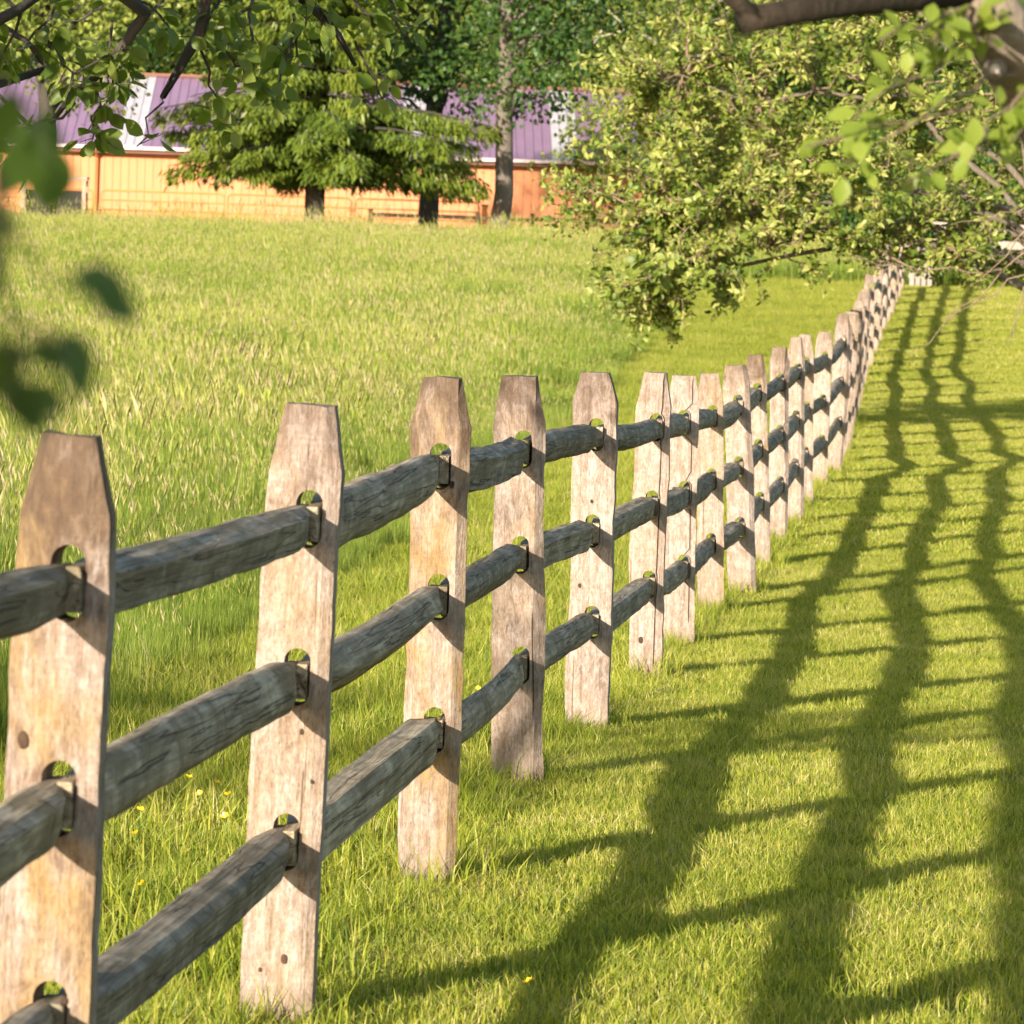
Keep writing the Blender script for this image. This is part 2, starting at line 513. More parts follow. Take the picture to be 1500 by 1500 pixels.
def post_mesh(h, w, t, holes, seed, crack=None, lcham=.012, rcham=.012, taper=.70, tlen=.12):
    """Sawn post: broad face to -Y and +Y, three slots right through, sloped shoulders at the head."""
    r = random.Random(seed)
    zs = set()
    z = -0.18
    while z < h - 0.01:
        zs.add(round(z, 4)); z += 0.045
    zs.add(round(h - tlen, 4)); zs.add(round(h, 4))
    hl = {}
    for (hz0, hz1, hx) in holes:
        zs = {q for q in zs if q < hz0 - 0.012 or q > hz1 + 0.012}
        for k in range(6):
            a = math.pi / 2 * k / 5
            zb = round(hz0 + HOLE_HW * (1 - math.cos(a)), 5)
            zt = round(hz1 - HOLE_HW * (1 - math.cos(a)), 5)
            hl[zb] = (HOLE_HW * math.sin(a), hx, 'b'); hl[zt] = (HOLE_HW * math.sin(a), hx, 't')
        zs |= {round(hz0 + HOLE_HW * (1 - math.cos(math.pi / 2 * k / 5)), 5) for k in range(6)}
        zs |= {round(hz1 - HOLE_HW * (1 - math.cos(math.pi / 2 * k / 5)), 5) for k in range(6)}
    zs = sorted(zs)
    hx0 = holes[0][2]
    sl, sr = r.uniform(0, 50), r.uniform(50, 99)
    bow = r.uniform(-.008, .008)
    rows = []
    for z in zs:
        tp = 0.0
        if z > h - tlen:
            tp = (z - (h - tlen)) / tlen
        W = w / 2
        nl = mnoise.noise(Vector((sl, z * 3.0, 0))) * .008 + mnoise.noise(Vector((sl, z * 14.0, 3))) * .0045
        nr = mnoise.noise(Vector((sr, z * 3.0, 0))) * .008 + mnoise.noise(Vector((sr, z * 14.0, 3))) * .0045
        L = -(W * (1 - (1 - taper) * tp)) + nl + bow * math.sin(z * 2.4)
        R = (W * (1 - (1 - taper) * tp)) + nr + bow * math.sin(z * 2.4)
        T = t / 2 * (1 - 0.18 * tp)
        hw, hx, _ = hl.get(z, (HOLE_HW * .9, hx0, ''))
        cr = 0.0
        cx = .62 * R
        if crack:
            cx = crack[0] + mnoise.noise(Vector((seed, z * 2.5, 0))) * .006
            if crack[1] < z < crack[2]:
                cr = crack[3]
        cx = max(cx, hx + hw + .006)
        cx = min(cx, R - .008)
        f = []
        xs = [L, L * .62, hx - hw, hx + hw, cx - .0028, cx, cx + .0028, R]
        ys = [lcham, 0, 0, 0, 0, cr, 0, rcham]
        for i, (xx, yy) in enumerate(zip(xs, ys)):
            nz = mnoise.noise(Vector((xx * 24 + seed, z * 5, 1))) * .0022
            zt = z
            if z == zs[-1]:
                zt = z + mnoise.noise(Vector((xx * 40, seed, 5))) * .007
            f.append((xx, -T + yy + nz, zt))
        b = []
        for i, (xx, yy) in enumerate(zip(xs, [rcham, 0, 0, 0, 0, 0, 0, lcham])):
            zt = z
            if z == zs[-1]:
                zt = z + mnoise.noise(Vector((xx * 40, seed, 9))) * .007
            b.append((xx, T - yy, zt))
        rows.append((f, b))
    n = 8
    verts, faces = [], []
    for f, b in rows:
        verts += f + b
    inhole = lambda za, zb: any(za >= h0 - 1e-4 and zb <= h1 + 1e-4 for h0, h1, _ in holes)
    for k in range(len(zs) - 1):
        o, p = k * 2 * n, (k + 1) * 2 * n
        ih = inhole(zs[k], zs[k + 1])
        for c in range(n - 1):
            if c == 2 and ih:
                continue
            faces.append((o + c, o + c + 1, p + c + 1, p + c))
            faces.append((o + n + c + 1, o + n + c, p + n + c, p + n + c + 1))
        faces.append((o + n, o, p, p + n))
        faces.append((o + n - 1, o + 2 * n - 1, p + 2 * n - 1, p + n - 1))
        if ih:
            faces.append((o + 2, o + n + 2, p + n + 2, p + 2))
            faces.append((o + n + 3, o + 3, p + 3, p + n + 3))
    o = (len(zs) - 1) * 2 * n
    for c in range(n - 1):
        faces.append((o + c, o + c + 1, o + n + c + 1, o + n + c))
    bm = bmesh.new()
    bv = [bm.verts.new(v) for v in verts]
    for fc in faces:
        try:
            bm.faces.new([bv[i] for i in fc])
        except ValueError:
            pass
    bmesh.ops.remove_doubles(bm, verts=bm.verts, dist=2e-5)
    me = bpy.data.meshes.new('post')
    bm.to_mesh(me)
    bm.free()
    me.materials.append(M_POST)
    return me


def rail_mesh(L, seed, rx, rz, squared):
    """Split rail along +Y with both ends hewn down to flat tongues."""
    r = random.Random(seed)
    n = 14
    prof = []
    cut = r.uniform(0, 6.28)
    for k in range(n):
        a = 2 * math.pi * k / n
        rad = 1.0 + r.uniform(-.06, .06)
        if squared:
            rad = (1 + r.uniform(-.03, .03)) * min(1.30, 0.84 / max(abs(math.cos(a + cut * .09)), abs(math.sin(a + cut * .09))))
        else:
            if math.cos(a - cut) > .55:
                rad *= .55 / math.cos(a - cut) * 1.28
        prof.append((math.cos(a) * rx * rad, math.sin(a) * rz * rad))
    st = sorted(set([0, .02, .06, .12, .18, .24, .30, .36] + [L - q for q in (0, .02, .06, .12, .18, .24, .30, .36)] +
                    [.36 + (L - .72) * k / 18 for k in range(1, 18)]))
    bx, bz = r.uniform(-.014, .014), r.uniform(-.016, .006)
    ln0, ln1 = r.uniform(.22, .38), r.uniform(.26, .44)
    vs, fs = [], []
    for y in st:
        e0, e1 = min(1, y / ln0), min(1, (L - y) / ln1)
        e = min(e0, e1)
        e = e * e * (3 - 2 * e)
        tx, tz0, tz1 = .0115, .030, .040
        wob = math.sin(math.pi * y / L)
        g = 1 + .085 * mnoise.noise(Vector((seed * 1.7, y * 3.5, 0))) + .02 * mnoise.noise(Vector((seed * 2.3, y * 9.0, 4)))
        for k, (px, pz) in enumerate(prof):
            ny_ = .0035 * mnoise.noise(Vector((k * 3.1 + seed, y * 2.2, 2))) * e
            ex = max(-tx, min(tx, px * .8))
            ez = max(-tz0, min(tz1, pz * 1.0))
            X = ex * (1 - e) + px * g * e + ny_ + bx * wob
            Z = ez * (1 - e) + pz * g * e + ny_ + bz * wob
            vs.append((X, y, Z))
    for i in range(len(st) - 1):
        for k in range(n):
            k2 = (k + 1) % n
            fs.append((i * n + k, (i + 1) * n + k, (i + 1) * n + k2, i * n + k2))
    fs.append(tuple(range(n)))
    fs.append(tuple((len(st) - 1) * n + k for k in range(n - 1, -1, -1)))
    me = bpy.data.meshes.new('rail')
    me.from_pydata(vs, [], fs)
    me.materials.append(M_RAIL)
    me.polygons.foreach_set('use_smooth', [len(p.vertices) == 4 and not squared for p in me.polygons])
    me.update()
    return me


fence = thing('split_rail_fence', 'long three rail split rail fence of pale weathered posts and grey rails crossing the grass', 'fence',
              (FENCE[0][0], FENCE[0][1], gz(FENCE[0][1])))
FO = fence.location.copy()
hole_pts = []
STAIN = {0: (.9, 1.0, 1.0), 1: (.35, .6, .7), 2: (1.0, .7, 1.0), 3: (.35, .75, .9), 4: (.1, .3, .9), 5: (.15, .15, .35), 6: (.1, .05, .2), 7: (.5, .15, .3), 8: (.2, .4, .8), 9: (.6, .3, 1.0), 10: (.2, .2, .8)}
CRACK = {5: (.034, .0, 1.24, .02), 6: (.012, .1, 1.24, .022), 2: None, 3: (.045, .2, .5, .01), 10: (.03, .5, 1.2, .015)}
for i, (px, pd) in enumerate(FENCE):
    base = Vector((px, pd, gz(pd)))
    if i < len(POSTS):
        base = at(POSTS[i][2], POSTS[i][3], pd)
        top = at(POSTS[i][0], POSTS[i][1], pd)
        w = POSTS[i][5]
    else:
        rr = random.Random(900 + i)
        w = rr.uniform(.12, .15)
        top = base + Vector((rr.uniform(-.03, .05), 0, 1.25 + rr.uniform(-.06, .06)))
    rr = random.Random(100 + i)
    h = (top - base).length
    axis = (top - base).normalized()
    lean_f = rr.uniform(-.012, .012)
    holes = []
    for ht in HOLE_TOPS:
        z1 = ht * h + rr.uniform(-.008, .008)
        holes.append((z1 - HOLE_H, z1, .006 + rr.uniform(-.005, .008)))
    holes.sort()
    me = post_mesh(h, w, .098 if i < 8 else rr.uniform(.085, .105), holes, i + 3, CRACK.get(i), rr.choice((.004, .012, .030)), rr.choice((.004, .010, .022)), rr.uniform(.62, .74), rr.uniform(.10, .15))
    o = link('post', me, fence)
    yaw = -math.atan(0.088) * .35 + rr.uniform(-.07, .07)
    M3 = Matrix.Rotation(math.atan2(axis.x, axis.z), 3, 'Y') @ Matrix.Rotation(lean_f, 3, 'X') @ Matrix.Rotation(yaw, 3, 'Z')
    o.matrix_local = Matrix.Translation(base - FO) @ M3.to_4x4()
    for (kx, kz, kr) in {0: [(-.047, .795, .011), (.034, .40, .006)], 1: [(.024, .60, .005), (.014, .135, .008), (-.034, .11, .004), (.05, .50, .004)], 2: [(.034, .99, .008)], 4: [(.0, .80, .006), (-.035, .5, .007)], 5: [(-.02, .14, .012)]}.get(i, []):
        kb = MB()
        kb.tube([(kx, -.040, kz), (kx, -.0505 - .003, kz)], [kr, kr * .8], 9, True, .12)
        kk = kb.build('knot', M_KNOT, o)
        kk.scale = (1, 1, 1.5); kk.location = (0, 0, -.5 * kz)
    o.color = (*STAIN.get(i, (rr.uniform(.1, .6), rr.uniform(.1, .45), rr.uniform(.2, .8))), 1)
    hp = []
    for (z0, z1, hx) in holes:
        hp.append(base + M3 @ Vector((hx, 0, (z0 + z1) / 2 - .014)))
    hole_pts.append(hp)
# a post before the first one lies out of the picture; its rails run into it
pre = [q + (q - p) * 1.0 for p, q in zip(hole_pts[1], hole_pts[0])]
prebase = Vector((2 * FENCE[0][0] - FENCE[1][0], 2 * FENCE[0][1] - FENCE[1][1], 0)); prebase.z = gz(prebase.y)
me = post_mesh(1.25, .15, .095, sorted([(q.z + .014 - HOLE_H / 2 - prebase.z, q.z + .014 + HOLE_H / 2 - prebase.z, q.x - prebase.x) for q in pre]), 77)
link('post', me, fence, prebase - FO)
hole_pts.insert(0, pre)
SQUARED = {(1, 2), (5, 0), (2, 0), (0, 1), (1, 0), (0, 2), (3, 2), (6, 1), (8, 0), (9, 2), (4, 1)}
for i in range(len(hole_pts) - 1):
    for k in range(3):
        rr = random.Random(i * 10 + k)
        a, b = hole_pts[i][k], hole_pts[i + 1][k]
        dv = (b - a); side = Vector((dv.y, -dv.x, 0)).normalized()
        a = a + side * .0125 - dv.normalized() * rr.uniform(.055, .085)
        b = b - side * .0125 + dv.normalized() * rr.uniform(.02, .05)
        dv = b - a
        L = dv.length
        me = rail_mesh(L, i * 31 + k * 7 + 5, rr.uniform(.036, .050), rr.uniform(.048, .062), (i, k) in SQUARED)
        o = link('rail', me, fence)
        q = dv.to_track_quat('Y', 'Z')
        o.matrix_local = Matrix.Translation(a - FO) @ q.to_matrix().to_4x4()


# ------------------------------------------------------------------ grass
def blade_patch(name, size, n, hmin, hmax, wmin, wmax, lean, mat, seed, tmean=.45, tvar=.2, straw=.05, heads=0, jag=1.0):
    r = np.random.default_rng(seed)
    x, y = r.uniform(-size / 2, size / 2, (2, n))
    # gather some of the blades in tufts
    nc = max(6, n // 14)
    cx, cy = r.uniform(-size / 2, size / 2, (2, nc))
    k = r.integers(0, nc, n)
    tuft = r.random(n) < .6
    x = np.where(tuft, cx[k] + r.normal(0, .018 * size / .35, n), x)
    y = np.where(tuft, cy[k] + r.normal(0, .018 * size / .35, n), y)
    hs = (hmin + (hmax - hmin) * r.random(n) ** 1.3) * np.where(tuft, (.75 + .5 * r.random(nc))[k], 1)
    w = r.uniform(wmin, wmax, n)
    ph = r.uniform(0, 2 * np.pi, n)
    fa = r.uniform(0, 2 * np.pi, n)
    ln = np.abs(r.normal(0, lean, n)) * hs
    st = r.random(n) < straw
    ln = np.where(st, hs * r.uniform(.8, 2.2, n), ln)
    hs = np.where(st, hs * r.uniform(.3, .8, n), hs)
    dx, dy = np.cos(ph), np.sin(ph)
    ax, ay = np.cos(fa) * w / 2, np.sin(fa) * w / 2
    Z0 = np.full(n, -.02)
    P = np.stack([
        np.stack([x - ax, y - ay, Z0], -1), np.stack([x + ax, y + ay, Z0], -1),
        np.stack([x + dx * ln * .28 - ax * .9, y + dy * ln * .28 - ay * .9, hs * .55], -1),
        np.stack([x + dx * ln * .28 + ax * .9, y + dy * ln * .28 + ay * .9, hs * .55], -1),
        np.stack([x + dx * ln, y + dy * ln, hs], -1)], 1)
    t = np.clip(r.normal(tmean, tvar, n), 0, .85)
    t = np.where(st, r.uniform(.85, 1.0, n), t)
    V = P.reshape(-1, 3)
    T = np.repeat(t, 5)
    b = np.arange(n) * 5
    F = np.concatenate([np.stack([b, b + 1, b + 3], -1), np.stack([b, b + 3, b + 2], -1), np.stack([b + 2, b + 3, b + 4], -1)])
    if heads:
        # flowering stalks: thin stem and a loose spindle of seed
        hv, hf, ht = [], [], []
        o = len(V)
        for q in range(heads):
            px, py = r.uniform(-size / 2, size / 2, 2)
            H = hmax * r.uniform(.85, 1.3); l = r.uniform(0, .25) * H; a = r.uniform(0, 6.28)
            tx, ty = px + math.cos(a) * l, py + math.sin(a) * l
            sw = wmin * .35
            a2 = r.uniform(0, 6.28); ux, uy = math.cos(a2), math.sin(a2)
            hv += [(px - ux * sw, py - uy * sw, 0), (px + ux * sw, py + uy * sw, 0), (tx, ty, H)]
            hf.append((o, o + 1, o + 2)); ht += [.7] * 3; o += 3
            hh, hw_ = H * r.uniform(.12, .2), wmax * r.uniform(.55, 1.0)
            for (vx, vy) in ((ux, uy), (-uy, ux)):
                hv += [(tx, ty, H - hh * .3), (tx + vx * hw_, ty + vy * hw_, H + hh * .1), (tx - vx * hw_, ty - vy * hw_, H + hh * .15), (tx + math.cos(a) * hh * .3, ty + math.sin(a) * hh * .3, H + hh * .8)]
                hf += [(o, o + 1, o + 3), (o, o + 3, o + 2)]
                ht += [r.uniform(.8, 1.0)] * 4; o += 4
        V = np.concatenate([V, np.array(hv)]); F = np.concatenate([F, np.array(hf)]); T = np.concatenate([T, np.array(ht)])
    me = np_mesh(name, V, F, mat, T)
    return bpy.data.objects.new(name, me)     # not linked: only grown by the scatter below


def scatter(name, P, rz, sc, idx, sources, label):
    me = bpy.data.meshes.new(name)
    me.vertices.add(len(P))
    me.vertices.foreach_set('co', np.asarray(P, dtype=np.float32).ravel())
    for nm, arr in (('rz', rz), ('sc', sc)):
        a = me.attributes.new(nm, 'FLOAT', 'POINT'); a.data.foreach_set('value', np.asarray(arr, dtype=np.float32))
    a = me.attributes.new('pick', 'INT', 'POINT'); a.data.foreach_set('value', np.asarray(idx, dtype=np.int32))
    o = link(name, me)
    o['kind'] = 'stuff'; o['label'] = label; o['category'] = 'grass'
    ng = bpy.data.node_groups.new(name, 'GeometryNodeTree')
    ng.interface.new_socket('Geometry', in_out='INPUT', socket_type='NodeSocketGeometry')
    ng.interface.new_socket('Geometry', in_out='OUTPUT', socket_type='NodeSocketGeometry')
    gi = ng.nodes.new('NodeGroupInput'); gout = ng.nodes.new('NodeGroupOutput')
    jn = ng.nodes.new('GeometryNodeJoinGeometry')
    for s in sources:
        oi = ng.nodes.new('GeometryNodeObjectInfo')
        oi.inputs['Object'].default_value = s
        oi.inputs['As Instance'].default_value = True
        ng.links.new(oi.outputs['Geometry'], jn.inputs[0])
    ip = ng.nodes.new('GeometryNodeInstanceOnPoints')
    ip.inputs['Pick Instance'].default_value = True
    ng.links.new(gi.outputs[0], ip.inputs['Points'])
    ng.links.new(jn.outputs[0], ip.inputs['Instance'])

    def named(nm, typ):
        q = ng.nodes.new('GeometryNodeInputNamedAttribute'); q.data_type = typ
        q.inputs['Name'].default_value = nm
        return q.outputs['Attribute']
    ng.links.new(named('pick', 'INT'), ip.inputs['Instance Index'])
    cx = ng.nodes.new('ShaderNodeCombineXYZ'); ng.links.new(named('rz', 'FLOAT'), cx.inputs[2])
    ng.links.new(cx.outputs[0], ip.inputs['Rotation'])
    cs = ng.nodes.new('ShaderNodeCombineXYZ')
    s = named('sc', 'FLOAT')
    for k in range(3):
        ng.links.new(s, cs.inputs[k])
    ng.links.new(cs.outputs[0], ip.inputs['Scale'])
    ng.links.new(ip.outputs[0], gout.inputs[0])
    md = o.modifiers.new('grow', 'NODES'); md.node_group = ng
    return o


def wedge_points(d0, d1, step, test, jit=.5, margin=1.5, left=0.105, right=0.105, seed=0):
    r = np.random.default_rng(seed)
    ds = np.arange(d0, d1, step)
    out = []
    for dd in ds:
        xs = np.arange(-left * dd - margin, right * dd + margin, step)
        p = np.stack([xs + r.uniform(-jit, jit, len(xs)) * step, dd + r.uniform(-jit, jit, len(xs)) * step], -1)
        out.append(p)
    p = np.concatenate(out)
    p = p[test(p[:, 0], p[:, 1])]
    return np.column_stack([p, ground_z(p[:, 1])]), r


def meadow_edge(D):
    D = np.asarray(D, dtype=float)
    return fence_x(D) - np.interp(D, [0, 10, 19, 30, 60, 100, 102, 400], [1.35, 1.4, 1.75, 2.2, 3.2, 3.8, -40, -40])


lawn_src = [blade_patch('lawn_patch', .36, 1300, .022, .05, .0022, .0042, .6, M_LAWN, 10 + k, .46, .27, .07) for k in range(4)]
lawn_far = [blade_patch('lawn_patch_far', .9, 2200, .025, .055, .005, .009, .6, M_LAWN, 20 + k, .50, .26, .07) for k in range(3)]
rough_src = [blade_patch('rough_patch', .36, 520, .05, .13, .0028, .005, .5, M_LAWN, 30 + k, .40, .26, .05) for k in range(4)]
mead_src = [blade_patch('meadow_patch', .7, 1700, .14, .42, .0022, .0044, .2, M_MEADOW, 40 + k, .42, .28, .02, 24) for k in range(4)]
mead_far = [blade_patch('meadow_patch_far', 1.3, 3400, .16, .46, .004, .008, .16, M_MEADOW, 50 + k, .42, .27, .02, 50) for k in range(4)]

t_lawn = lambda X, D: (X > fence_x(D) - .25)
P, r = wedge_points(6.5, 34, .27, t_lawn, .5, 1.6, seed=1)
scatter('lawn_grass', P, r.uniform(0, 6.28, len(P)), r.uniform(.85, 1.2, len(P)), r.integers(0, 4, len(P)), lawn_src,
        'short mown lawn grass striped by the rail shadows, nearer part')
P, r = wedge_points(34, 101, .6, t_lawn, .5, 3, seed=2)
scatter('lawn_grass', P, r.uniform(0, 6.28, len(P)), r.uniform(.85, 1.15, len(P)), r.integers(0, 3, len(P)), lawn_far,
        'short mown lawn grass beyond, running to the far end of the fence')
t_rough = lambda X, D: (X < fence_x(D) - .1) & (X > meadow_edge(D) - .1)
P, r = wedge_points(6, 101, .27, t_rough, .5, 1.6, seed=3)
scatter('rough_grass', P, r.uniform(0, 6.28, len(P)), r.uniform(.6, 1.15, len(P)), r.integers(0, 4, len(P)), rough_src,
        'longer soft green grass in the strip just left of the fence')
dry_src = [blade_patch('dry_tuft', .22, 26, .03, .08, .0018, .0032, .9, M_LAWN, 70 + k, .82, .05, .95) for k in range(3)]
dr = np.random.default_rng(8)
dd = np.concatenate([9 + 50 * dr.random(3600) ** 1.5, dr.normal(13.3, .25, 14)])
dx = fence_x(dd) + np.concatenate([np.abs(dr.normal(.05, .3, 300)), dr.uniform(0, 1, 3300) * (.1 * dd[300:3600] + .5 - fence_x(dd[300:3600])), dr.normal(.12, .12, 14)])
dk = np.array([mnoise.noise(Vector((a * .9, b * .5, 1))) for a, b in zip(dx, dd)]) > np.where(np.arange(len(dd)) < 3600, .0, -9)
dx, dd = dx[dk], dd[dk]
scatter('dry_straw', np.column_stack([dx, dd, ground_z(dd)]), dr.uniform(0, 6.28, len(dd)), dr.uniform(.4, 1.1, len(dd)), dr.integers(0, 3, len(dd)), dry_src, 'wisps of dry straw lying on the mown lawn')
# unmown tufts under the rails and round the feet of the posts
tp = []
r = np.random.default_rng(5)
for (fx, fd) in FENCE:
    for q in range(7):
        a = r.uniform(0, 6.28)
        tp.append((fx + math.cos(a) * r.uniform(.10, .16), fd + .02 + math.sin(a) * r.uniform(.06, .2)))
for q in range(520):
    dd = r.uniform(7, 60)
    tp.append((float(fence_x(dd)) + r.normal(-.03, .07), dd))
tp = np.array(tp)
tuft_src = [blade_patch('tuft', .10, 34, .05, .15, .003, .005, .5, M_LAWN, 60 + k, .45, .17, .08) for k in range(4)]
scatter('grass_tufts', np.column_stack([tp, ground_z(tp[:, 1])]), r.uniform(0, 6.28, len(tp)), r.uniform(.6, 1.1, len(tp)), r.integers(0, 4, len(tp)), tuft_src,
        'unmown tufts of grass round the feet of the fence posts')
t_mead = lambda X, D: X < meadow_edge(D)
# tall flowering stalks standing clear above the rest
stalk_src = [blade_patch('stalk_patch', 1.2, 24, .45, .75, .002, .0034, .16, M_MEADOW, 80 + k, .5, .15, 0, 24) for k in range(3)]
P, r = wedge_points(13, 130, 1.9, lambda X, D: X < meadow_edge(D) - .6, .5, 3, seed=16)
scatter('meadow_stalks', P, r.uniform(0, 6.28, len(P)), r.uniform(.55, 1.0, len(P)), r.integers(0, 3, len(P)), stalk_src,
        'taller flowering stalks of hay grass with pinkish tan seed heads')
def mead_scale(P, r):
    """Tall and short stands; lower towards the mown edge."""
    n = np.array([mnoise.noise(Vector((p[0] * .35, p[1] * .22, 3))) + .5 * mnoise.noise(Vector((p[0] * 1.1, p[1] * .8, 7))) for p in P])
    e = np.clip((meadow_edge(P[:, 1]) - P[:, 0]) / 1.6, 0, 1)
    return np.clip(1.08 + .5 * n, .6, 1.7) * np.interp(P[:, 1], [40, 90, 130], [1, .85, .72]) * (.45 + .55 * e) * r.uniform(.8, 1.2, len(P))


P, r = wedge_points(9, 55, .42, t_mead, .5, 1.5, seed=4)
scatter('meadow_grass', P, r.uniform(0, 6.28, len(P)), mead_scale(P, r), r.integers(0, 4, len(P)), mead_src,
        'tall yellow green meadow grass with seed heads left of the fence')
P, r = wedge_points(55, 131, .8, t_mead, .5, 3, seed=6)
scatter('meadow_grass', P, r.uniform(0, 6.28, len(P)), mead_scale(P, r), r.integers(0, 4, len(P)), mead_far,
        'tall pale meadow grass running up to the orange barn')

#@@REST@@
# ------------------------------------------------------------------ leaves and trees
T_FAR = (np.array([(0, 0, 0), (-.34, .45, .07), (0, 1, -.06), (.34, .45, .07)]), np.array([(0, 3, 1), (3, 2, 1)]))
T_APPLE = (np.array([(0, 0, 0), (-.30, .42, .07), (0, 1, -.16), (.30, .42, .07), (0, .45, -.03), (-.17, .80, .0), (.17, .80, .0)]),
           np.array([(0, 3, 4), (0, 4, 1), (3, 6, 4), (1, 4, 5), (6, 2, 4), (4, 2, 5)]))
T_SLIM = (T_APPLE[0] * np.array((.80, 1, 1)), T_APPLE[1])
T_NEEDLE = (np.array([(-.09, 0, 0), (.09, 0, 0), (-.13, .5, -.04), (.13, .5, -.04), (0, 1, -.14)]), np.array([(0, 1, 3), (0, 3, 2), (2, 3, 4)]))


def unit(v):
    return v / np.maximum(np.linalg.norm(v, axis=-1, keepdims=True), 1e-9)


def leaves_mesh(name, P, T, Nn, size, tint, mat, tmpl):
    """Leaves at P, pointing along T with upper side towards Nn, as one mesh."""
    tv, tf = tmpl
    T = unit(T)
    Bv = unit(np.cross(T, Nn))
    Nn = np.cross(Bv, T)
    s = np.asarray(size)[:, None, None]
    V = P[:, None, :] + s * (tv[None, :, 0:1] * Bv[:, None, :] + tv[None, :, 1:2] * T[:, None, :] + tv[None, :, 2:3] * Nn[:, None, :])
    n, k = len(P), len(tv)
    F = (tf[None] + (np.arange(n) * k)[:, None, None]).reshape(-1, 3)
    return np_mesh(name, V.reshape(-1, 3), F, mat, np.repeat(tint, k))


def curve_pts(a, b, sag=0.0, n=5, wob=.0, r=random):
    a, b = Vector(a), Vector(b)
    L = (b - a).length
    out = []
    for i in range(n + 1):
        t = i / n
        p = a.lerp(b, t)
        p.z += sag * math.sin(math.pi * t) * L
        if 0 < i < n:
            p += Vector([r.uniform(-wob, wob) * L for _ in range(3)])
        out.append(p)
    return out


def big_leaf_mesh(name, seed, mat):
    """A single broad apple leaf, one unit long, with a folded midrib, toothless edge and a stalk."""
    r = random.Random(seed)
    ws = [0, .20, .30, .325, .28, .17, .0]
    vs, fs = [], []
    droop = r.uniform(.10, .30); fold = r.uniform(.05, .16)
    for i, w in enumerate(ws):
        t = i / 6
        z = -droop * t * t
        for sgn in (-1, 0, 1):
            ww = w * sgn * (1 + r.uniform(-.07, .07))
            vs.append((ww, t, z + abs(sgn) * w * fold * 2 + r.uniform(-.008, .008)))
    for i in range(6):
        for c in range(2):
            a = i * 3 + c
            fs.append((a, a + 1, a + 4, a + 3))
    o = len(vs)
    vs += [(-.018, -.38, -.02), (.018, -.38, -.02), (.012, .02, 0), (-.012, .02, 0)]
    fs.append((o, o + 1, o + 2, o + 3))
    me = bpy.data.meshes.new(name)
    me.from_pydata(vs, [], fs)
    a = me.attributes.new('tint', 'FLOAT', 'POINT')
    a.data.foreach_set('value', [r.uniform(.35, .75)] * len(vs))
    me.polygons.foreach_set('use_smooth', [True] * len(me.polygons))
    me.materials.append(mat)
    me.update()
    return me


def leaf_frame(T, Nn):
    T = Vector(T).normalized()
    B = T.cross(Vector(Nn))
    if B.length < 1e-4:
        B = T.cross(Vector((1, .2, 0)))
    B.normalize()
    return Matrix((B, T, B.cross(T))).transposed()


def place_leaf(me, parent, p, T, Nn, size):
    o = bpy.data.objects.new('leaf', me)
    COL.objects.link(o)
    o.parent = parent
    o.matrix_local = Matrix.Translation(Vector(p) - parent.location) @ leaf_frame(T, Nn).to_4x4() @ Matrix.Diagonal((size, size, size, 1))
    return o


def rel(pts, o):
    return [Vector(p) - o.location for p in pts]


class Twigs:
    """Records leaf sites while it lays twigs into a MB."""
    def __init__(self, mb, origin, seed):
        self.mb, self.o, self.r = mb, Vector(origin), random.Random(seed)
        self.P, self.T = [], []

    def twig(self, a, b, r0, r1, sag=-.05, spurs=6, spur=.12, nl=6, n=5, wob=.05, first=.25, leaf=.055):
        r = self.r
        pts = curve_pts(a, b, sag, n, wob, r)
        self.mb.tube([p - self.o for p in pts], [r0 + (r1 - r0) * i / n for i in range(n + 1)], 5, rough=.12)
        L = (pts[-1] - pts[0]).length
        for k in range(spurs):
            t = first + (1 - first) * (k + r.random()) / spurs
            i = min(n - 1, int(t * n)); f = t * n - i
            p = pts[i].lerp(pts[i + 1], f)
            d = (pts[i + 1] - pts[i]).normalized()
            q = Vector((r.gauss(0, 1), r.gauss(0, 1), r.gauss(.25, .8)))
            dirn = (d * .6 + q.normalized()).normalized()
            sl = spur * r.uniform(.4, 1.2)
            e = p + dirn * sl
            if sl > .03:
                self.mb.tube([p - self.o, e - self.o], [r1 * .8, r1 * .5], 4, cap=False)
            for j in range(nl):
                u = r.uniform(.25, 1.0)
                s = p.lerp(e, u)
                tdir = (dirn * .7 + Vector((r.gauss(0, 1), r.gauss(0, 1), r.gauss(-.05, .8)))).normalized()
                self.P.append(s + tdir * leaf * .3); self.T.append(tdir)


def normals_for(T, r, up=1.0, spread=.55):
    return unit(np.stack([r.normal(0, spread, len(T)), r.normal(0, spread, len(T)) - .25, r.normal(up, spread, len(T))], -1))


